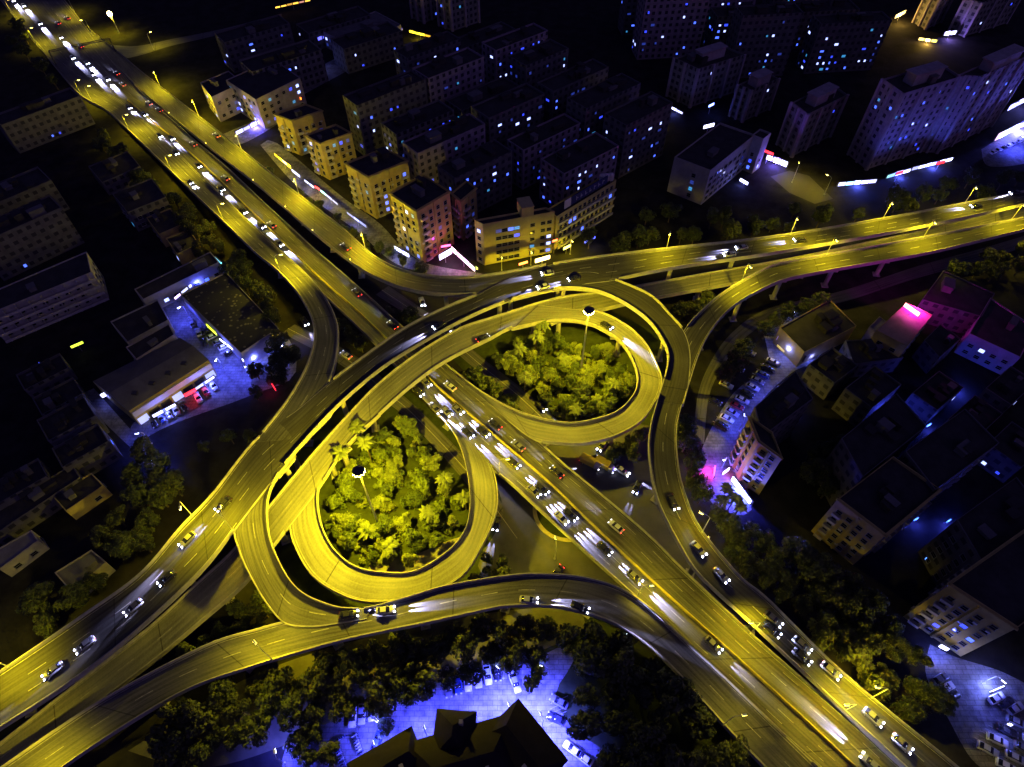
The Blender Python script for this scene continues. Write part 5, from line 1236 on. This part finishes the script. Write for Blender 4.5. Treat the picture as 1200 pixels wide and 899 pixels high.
traffic('D', (105, 752), (30, 812), 2, "headlit car at the flyover's low end, # of two", group=D_, beam=25000)
traffic('M', (615, 703), (680, 708), 1, "blue white headlit bus-like van on the courtyard-side ramp".replace("bus-like van", "car"), beam=90000)
traffic('M', (675, 710), (726, 732), 1, "second blue white headlit car rounding the courtyard-side ramp's bend", beam=70000)
traffic('M', (404, 721), (490, 711), 2, "headlit car where the link ramp joins the courtyard-side ramp, # of two")
traffic('K', (708, 380), (742, 403), 1, "headlit car rounding the upper loop ramp")
traffic('H', (563, 398), (598, 380), 1, "car with red tail lights on the middle deck beside the upper loop grove", beam=9000)
traffic('G', (787, 585), (804, 622), 1, "headlit car on the dark bend of the outer ramp", beam=20000)
traffic('G', (815, 640), (868, 700), 2, "headlit car below the outer ramp's bend, # of two", beam=20000)
traffic('G', (902, 722), (1002, 812), 3, "headlit car in the outer ramp's outer lane, # of three", beam=30000)
traffic('G', (900, 734), (970, 797), 2, "headlit car in the outer ramp's inner lane, # of two", beam=35000)
traffic('G', (1018, 836), (1085, 897), 2, "headlit car near the lower end of the outer ramp, # of two", beam=35000)
J_ = "cars on the ground level junction"
traffic(None, (770, 522), (752, 540), 1, "headlit car turning off the ground road at the junction".replace("turning off", "leaving"), group=J_) if False else None
traffic(None, (708, 520), (700, 530), 1, "headlit car under the upper loop entering the junction", group=J_, beam=40000)
traffic(None, (698, 537), (668, 548), 1, "headlit car crossing the junction beside the two yellow trucks", group=J_, beam=60000)
traffic(None, (726, 550), (738, 558), 1, "pale car with bright lights beyond the two yellow trucks", colour="white", group=J_, beam=60000)
traffic(None, (748, 568), (735, 600), 1, "headlit car under the outer ramp's dark bend", group=J_, beam=12000)
traffic(None, (583, 610), (578, 630), 1, "headlit car coming out beneath the lower loop", group=J_, beam=25000)
traffic(None, (655, 668), (648, 676), 1, "headlit car on the junction below the round island", group=J_, beam=9000)
traffic('SR', (632, 474), (646, 490), 1, "headlit car on the ground road beside the upper loop grove", beam=20000)
traffic('SL', (356, 375), (369, 396), 1, "headlit car glimpsed beneath the bending slip road", beam=30000)
traffic(None, (494, 352), (499, 367), 1, "headlit car on the ground under the apartment-side slip road", beam=20000)
traffic('SL', (408, 418), (398, 411), 1, "car with tail lights on the ground road between slip road and flyover", beam=3000)
traffic(None, (536, 383), (528, 392), 1, "car with dazzling headlights below the gap of the two decks", beam=40000)
# two yellow trucks in the junction
for i, (px, ang_) in enumerate([((692, 545), -.55), ((709, 548), -.62)]):
    p = P(px[0], px[1], 0); t = thing("box_truck", ["yellow box truck stopped at the junction nearer the expressway", "yellow box truck stopped at the junction nearer the outer ramp"][i], "truck", (p.x, p.y, .03), ang_)
    YP = mat("paint_truck", (.55, .42, .05), .4, .2, .8)
    b = MB(); b.box((-1.0, 0, 1.9), (4.6, 2.1, 2.2)); b.build("cargo_box", YP, t)
    b = MB(); loft(b, [sec(1.45, 1.0, .5, 2.3), sec(2.2, 1.0, .5, 2.3), sec(2.9, .98, .5, 1.4)]); link("cab", recalc(b.mesh("cab", MATS["paint_white"])), t)
    b = MB(); b.box((-.4, 0, .62), (5.8, .9, .25)); b.build("chassis", M_DARKM, t)
    for sx in (-2.2, 2.0):
        for sy in (-.9, .9): link("wheel", CARMESH['wheel'], t, (sx, sy, .42), scale=(1.25, 1.25, 1.25))
    for sy in (-.7, .7): link("headlight", CARMESH['headlight'], t, (2.85, sy, .85)); link("tail_light", CARMESH['tail'], t, (-3.32, sy, .9), scale=(1.4, 1.4, 1.4))
# parked cars
def parked(px, ang, label, colour, group):
    p = P(px[0], px[1], .7); return car(p.x, p.y, .03, ang, label, colour, False, group)
def park_row(p0, p1, n, ang, desc, group, cols=("white", "black", "silver", "white", "grey", "blue"), jit=.06):
    for i in range(n):
        f = i / max(1, n - 1); parked((p0[0] + (p1[0] - p0[0]) * f, p0[1] + (p1[1] - p0[1]) * f), ang + R.uniform(-jit, jit), "%s parked car, %s %s" % (cols[i % len(cols)], ordn(i + 1), desc), cols[i % len(cols)], group)
PG = "cars parked round the blue lit court"
park_row((413, 840), (435, 833), 3, -1.45, "from the scooters at the court's upper edge", PG, ("white", "silver", "white"))
park_row((525, 806), (583, 787), 6, -1.42, "along the court's upper edge below the trees", PG, ("grey", "blue", "white", "silver", "white", "black"))
park_row((600, 790), (604, 800), 2, -1.2, "beside the lone round tree of the court", PG, ("white", "silver"))
park_row((684, 888), (671, 878), 2, 2.5, "at the court's wood side", PG, ("white", "white"))
parked((442, 868), 1.3, "dark blue car standing alone in the middle of the court", "blue", PG)
park_row((655, 822), (652, 842), 2, 2.7, "under the wood at the court's far edge", PG, ("grey", "black", "silver"))
FG = "cars parked in the strip lot below the outer ramp"
park_row((906, 424), (846, 498), 11, -.62, "down the strip lot from the corner shop house", FG, ("white", "black", "blue", "grey", "silver", "black", "white", "red", "silver", "white", "black"))
park_row((878, 412), (838, 470), 4, -.62, "in the strip lot's dark tree-side row", FG, ("grey", "black", "silver", "black"))
LG = "cars in the lower car park"
park_row((1192, 846), (1158, 878), 4, -.5, "in the lower car park's crowded near row", LG, ("silver", "black", "white", "silver", "white", "grey"))
park_row((1212, 868), (1180, 898), 4, -.5, "in the lower car park's second row", LG, ("white", "grey", "silver", "white", "black"))
park_row((1102, 795), (1116, 817), 3, .4, "under the trees beside the lower car park", LG, ("grey", "white", "black", "silver"))
park_row((1168, 818), (1190, 830), 3, .4, "at the lower car park's blue lit side", LG, ("white", "black", "silver"))
YG = "cars in the shop yard"
park_row((243, 388), (270, 412), 5, .7, "along the market hall in the shop yard", YG, ("black", "white", "grey", "white", "black"))
park_row((225, 378), (240, 400), 3, 2.1, "down the middle of the shop yard", YG, ("grey", "silver", "black"))
park_row((180, 495), (215, 476), 5, -.9, "in front of the warehouse", YG, ("black", "blue", "grey", "silver", "black"))
park_row((232, 466), (250, 452), 3, -.9, "by the warehouse's lit corner", YG, ("white", "red", "silver", "white"))
park_row((316, 430), (330, 418), 3, 1.2, "on the market hall's lit forecourt", YG, ("silver", "white", "black"))
TG = "cars on the plaza by the towers"
park_row((1165, 178), (1195, 165), 6, .5, "on the bright plaza at the frame's edge", TG, ("white", "silver", "black", "white", "grey", "white"))
# painted bays
def bays(p0, p1, n, ang, ln=4.6, name="bay_marking"):
    b = MB()
    for i in range(n + 1):
        f = i / n; p = P(p0[0] + (p1[0] - p0[0]) * f, p0[1] + (p1[1] - p0[1]) * f, 0); d = Vector((math.cos(ang), math.sin(ang), 0)); o = Vector((-d.y, d.x, 0)) * .07; z = Vector((0, 0, .024))
        b.quad(p - o + z, p + d * ln - o + z, p + d * ln + o + z, p + o + z)
    tag(b.build(name, M_PAINT), kind='structure')
bays((522, 812), (590, 790), 9, 1.7); bays((408, 848), (440, 838), 4, 1.7); bays((911, 428), (851, 502), 13, 2.5); bays((1192, 856), (1164, 882), 7, 2.6); bays((240, 392), (272, 418), 7, .7); bays((645, 825), (642, 850), 4, .4)
# scooters
def scooter_meshes():
    b = MB(); loft(b, [sec(-.7, .12, .5, .72, .03), sec(-.35, .17, .3, .78, .04), sec(0, .13, .28, .42, .03), sec(.35, .13, .28, .42, .03), sec(.5, .18, .3, .95, .04), sec(.62, .08, .6, 1.0, .02)]); body = {c: recalc(b.mesh("body", MATS["paint_" + c])) for c in ("white", "black", "blue", "silver")}
    b = MB(); b.box((-.4, 0, .82), (.62, .26, .1)); seat = b.mesh("seat", M_TIRE)
    b = MB(); b.tube((.5, -.33, 1.05), (.5, .33, 1.05), .025, .025, 5); b.tube((.62, 0, .4), (.5, 0, 1.05), .03, .03, 5); bar = b.mesh("handlebar", M_STEEL)
    return body, seat, bar
SB, SS, SH = scooter_meshes()
k_ = 0
for row, (p0, p1, n) in enumerate([((415, 862), (425, 889), 9), ((396, 880), (404, 899), 7), ((395, 868), (402, 864), 4)]):
    for i in range(n):
        f = i / max(1, n - 1); p = P(p0[0] + (p1[0] - p0[0]) * f, p0[1] + (p1[1] - p0[1]) * f, .4)
        t = thing("motor_scooter", "parked motor scooter, %s in the %s row beside the court's trees" % (ordn(i + 1), ("long", "shorter", "shortest")[row]), "scooter", (p.x, p.y, .02), .55 + R.uniform(-.1, .1), "scooters parked in the court")
        link("body", SB[R.choice(("white", "white", "silver", "blue", "black"))], t); link("seat", SS, t); link("handlebar", SH, t)
        for sx in (-.55, .62): link("wheel", CARMESH['wheel'], t, (sx, 0, .24), scale=(.72, .6, .72))

# ------------------------------------------------------------------ planting
for px, rr in (((420, 562), 3.2), ((428, 572), 2.5), ((690, 400), 2.0), ((684, 415), 2.0)):
    p = P(px[0], px[1], 5); CLEAR.append((p.x, p.y, rr))
GL = "trees inside the lower loop"; GU = "trees inside the upper loop"
JP = [(440, 500), (470, 470), (500, 500), (530, 560), (540, 600), (520, 640), (470, 660), (425, 655), (385, 620), (380, 580), (400, 545)]
grove(JP, 54, "leafy tree in the floodlit grove inside the lower loop", GL, .55, .95, 2.3, 1.4)
grove(JP, 60, "low shrub in the floodlit grove inside the lower loop", "shrubs inside the lower loop", .8, 1.6, 1.6, 1.0, bush, 1)
KP = [(560, 410), (600, 388), (680, 380), (735, 420), (738, 455), (710, 485), (660, 490), (620, 470), (590, 445), (565, 430)]
grove(KP, 54, "leafy tree in the floodlit grove inside the upper loop", GU, .55, 1.0, 2.4, 1.4)
grove(KP, 50, "low shrub in the floodlit grove inside the upper loop", "shrubs inside the upper loop", .8, 1.6, 1.6, 1.0, bush, 1)
for i, (px, h) in enumerate([((399, 530), 12.5), ((428, 517), 12.5), ((418, 500), 12), ((430, 622), 6), ((545, 583), 7)]):
    palm(px, h, ["tall palm lit bright yellow beside the lower loop's floodlight mast", "tall bright palm second from the mast in the lower loop", "tall palm touching the middle deck in the lower loop", "short palm among shrubs in the lower loop", "drooping palm at the lower loop's expressway side"][i], "palms inside the loops", s=1.25)
for i, (px, h) in enumerate([((636, 380), 11), ((628, 392), 10), ((608, 408), 8), ((675, 478), 6), ((700, 470), 5)]):
    palm(px, h, ["tall bright palm against the middle deck in the upper loop", "second tall palm against the middle deck in the upper loop", "leaning palm at the upper loop's expressway side", "spiky palm by the upper loop's lower curve", "low palm beside the spiky one in the upper loop"][i], "palms inside the loops", s=1.2)
for i, px in enumerate([(520, 560), (500, 600), (455, 640)]):
    palm(px, R.uniform(6, 9), "palm among the leafy trees of the lower loop grove", "palms in the lower loop grove", s=1.15)
for i, px in enumerate([(660, 420), (720, 450), (615, 440)]):
    palm(px, R.uniform(6, 9), "palm among the leafy trees of the upper loop grove", "palms in the upper loop grove", s=1.15)
for i, px in enumerate([(853, 572), (862, 582), (868, 592), (848, 585)]):
    palm(px, 7.5, "dark palm before the blinding entrance, %s of four" % ordn(i + 1), "palms at the blinding entrance")
bushes = lambda poly, n, label, group: grove(poly, n, label, group, 1.0, 2.0, 1.8, 1.0, bush, 1)
bushes([(640, 600), (660, 612), (675, 630), (690, 640), (670, 640), (640, 620), (632, 600)], 10, "shrub on the round island beneath the expressway", "shrubs on the round island")
bushes([(540, 428), (555, 430), (640, 490), (620, 485), (560, 450)], 14, "shrub in the strip between expressway and upper loop ground road", "shrubs beside the expressway")
bushes([(492, 470), (545, 530), (548, 560), (520, 520), (480, 470)], 12, "shrub in the strip between expressway and lower loop ground road", "shrubs beside the expressway verge")
grove([(400, 365), (430, 395), (450, 425), (430, 440), (395, 420), (395, 380)], 12, "tree in the wedge between bending slip road and expressway", "trees in the slip road wedge", .6, .9, 3, maker=shaded_tree)
grove([(330, 245), (420, 320), (480, 350), (540, 360), (500, 385), (460, 370), (380, 300)], 18, "tree in the strip between expressway and apartment-side slip road", "trees in the slip road strip", .6, 1.0, 3.4, maker=shaded_tree)
grove([(230, 165), (330, 245), (320, 235), (230, 170)], 6, "small tree in the narrow top of the slip road strip", "small trees in the narrow strip", .4, .6, 2.5, 1.0, maker=shaded_tree)
grove([(310, 195), (345, 212), (430, 272), (500, 312), (470, 312), (430, 290), (350, 225)], 14, "street tree between the slip road and the shop street", "street trees by the shop street", .6, .9, 3.6, 1.6, maker=shaded_tree)
grove([(690, 275), (740, 245), (830, 250), (900, 245), (1000, 230), (1100, 215), (1200, 195), (1200, 222), (1020, 252), (900, 272), (780, 285), (660, 300)], 28, "dark tree along the flyover's upper side", "trees above the flyover", .9, 1.3, 4.4, maker=shaded_tree)
grove([(790, 335), (850, 330), (830, 355), (808, 375), (785, 355)], 8, "tree in the triangle between connector and outer ramp", "trees in the connector triangle", .8, 1.1, 3.6, maker=shaded_tree)
grove([(850, 350), (985, 325), (985, 345), (900, 385), (860, 430), (820, 470), (812, 500), (808, 440)], 18, "tree on the belt below the outer ramp's upper arm", "trees below the outer ramp", .8, 1.2, 4, maker=shaded_tree)
grove([(800, 500), (815, 590), (870, 660), (960, 745), (1060, 850), (1100, 830), (1070, 750), (1000, 685), (950, 655), (900, 632), (862, 612), (838, 590), (815, 550), (808, 520)], 46, "tree in the dark belt along the outer ramp's descent", "trees along the outer ramp's descent", .9, 1.4, 4.4, maker=shaded_tree)
grove([(160, 850), (300, 790), (340, 775), (450, 760), (550, 735), (640, 725), (640, 770), (560, 790), (400, 835), (330, 860), (200, 899)], 44, "tree in the belt between courtyard-side ramp and blue lit court", "trees above the court", .9, 1.35, 4.4, maker=shaded_tree)
grove([(655, 725), (720, 745), (790, 810), (860, 880), (880, 899), (700, 899), (680, 840), (672, 780)], 28, "tree in the black wood beside the courtyard-side ramp", "trees of the black wood", 1.0, 1.5, 5, maker=shaded_tree)
p = P(628, 797, 4); tree(p.x, p.y, "single round tree standing in the blue lit court", None, 1.25)
p = P(452, 852, 3); tree(p.x, p.y, "small dark round tree near the court's middle", None, .8)
grove([(345, 870), (370, 850), (395, 880), (385, 899), (350, 899)], 6, "loose tree beside the scooter rows", "trees by the scooters", .7, 1.0, 3.5, maker=shaded_tree)
grove([(90, 130), (160, 190), (230, 250), (290, 310), (330, 370), (345, 420), (325, 460), (320, 390), (230, 290), (120, 180)], 34, "dark tree along the bending slip road's outer side", "trees beside the bending slip road", .8, 1.2, 4, maker=shaded_tree)
grove([(20, 10), (60, 70), (95, 120), (80, 120), (40, 80), (0, 40)], 6, "dark tree at the expressway's far end", "trees at the expressway's far end", .9, 1.3, 5, maker=shaded_tree)
grove([(170, 520), (215, 570), (180, 630), (110, 690), (20, 750), (0, 720), (90, 650), (140, 580)], 16, "tree in the dark grove beside the flyover's low end", "trees beside the flyover's low end", .9, 1.3, 4.4, maker=shaded_tree)
grove([(230, 715), (280, 690), (300, 700), (320, 730), (270, 740), (215, 770)], 9, "tree in the gap between middle deck and courtyard-side ramp", "trees between the lower decks", .6, .9, 3.2, 1.4, maker=shaded_tree)
grove([(570, 645), (600, 660), (590, 675), (555, 680), (560, 660)], 6, "tree squeezed between lower loop and courtyard-side ramp", "trees below the lower loop", .5, .8, 3, 1.2, maker=shaded_tree)
grove([(735, 480), (755, 500), (745, 530), (715, 535), (730, 505)], 7, "dark tree between upper loop and outer ramp", "trees between loop and outer ramp", .7, 1.0, 3.2, 1.2, maker=shaded_tree)
grove([(1085, 305), (1200, 285), (1200, 325), (1120, 318)], 8, "tree on the dim ground under the outer ramp's far arm", "trees under the outer ramp's far arm", .8, 1.2, 4, maker=shaded_tree)
grove([(950, 540), (985, 520), (1010, 560), (985, 580), (950, 570)], 7, "dark tree in the blue tinged housing courtyard", "trees in the housing courtyard", .9, 1.2, 4, maker=shaded_tree)
grove([(250, 440), (310, 430), (330, 470), (260, 545), (215, 560), (215, 510)], 6, "tree on the dim plot between shop yard and flyover", "trees on the dim plot", .5, .9, 5, maker=shaded_tree)
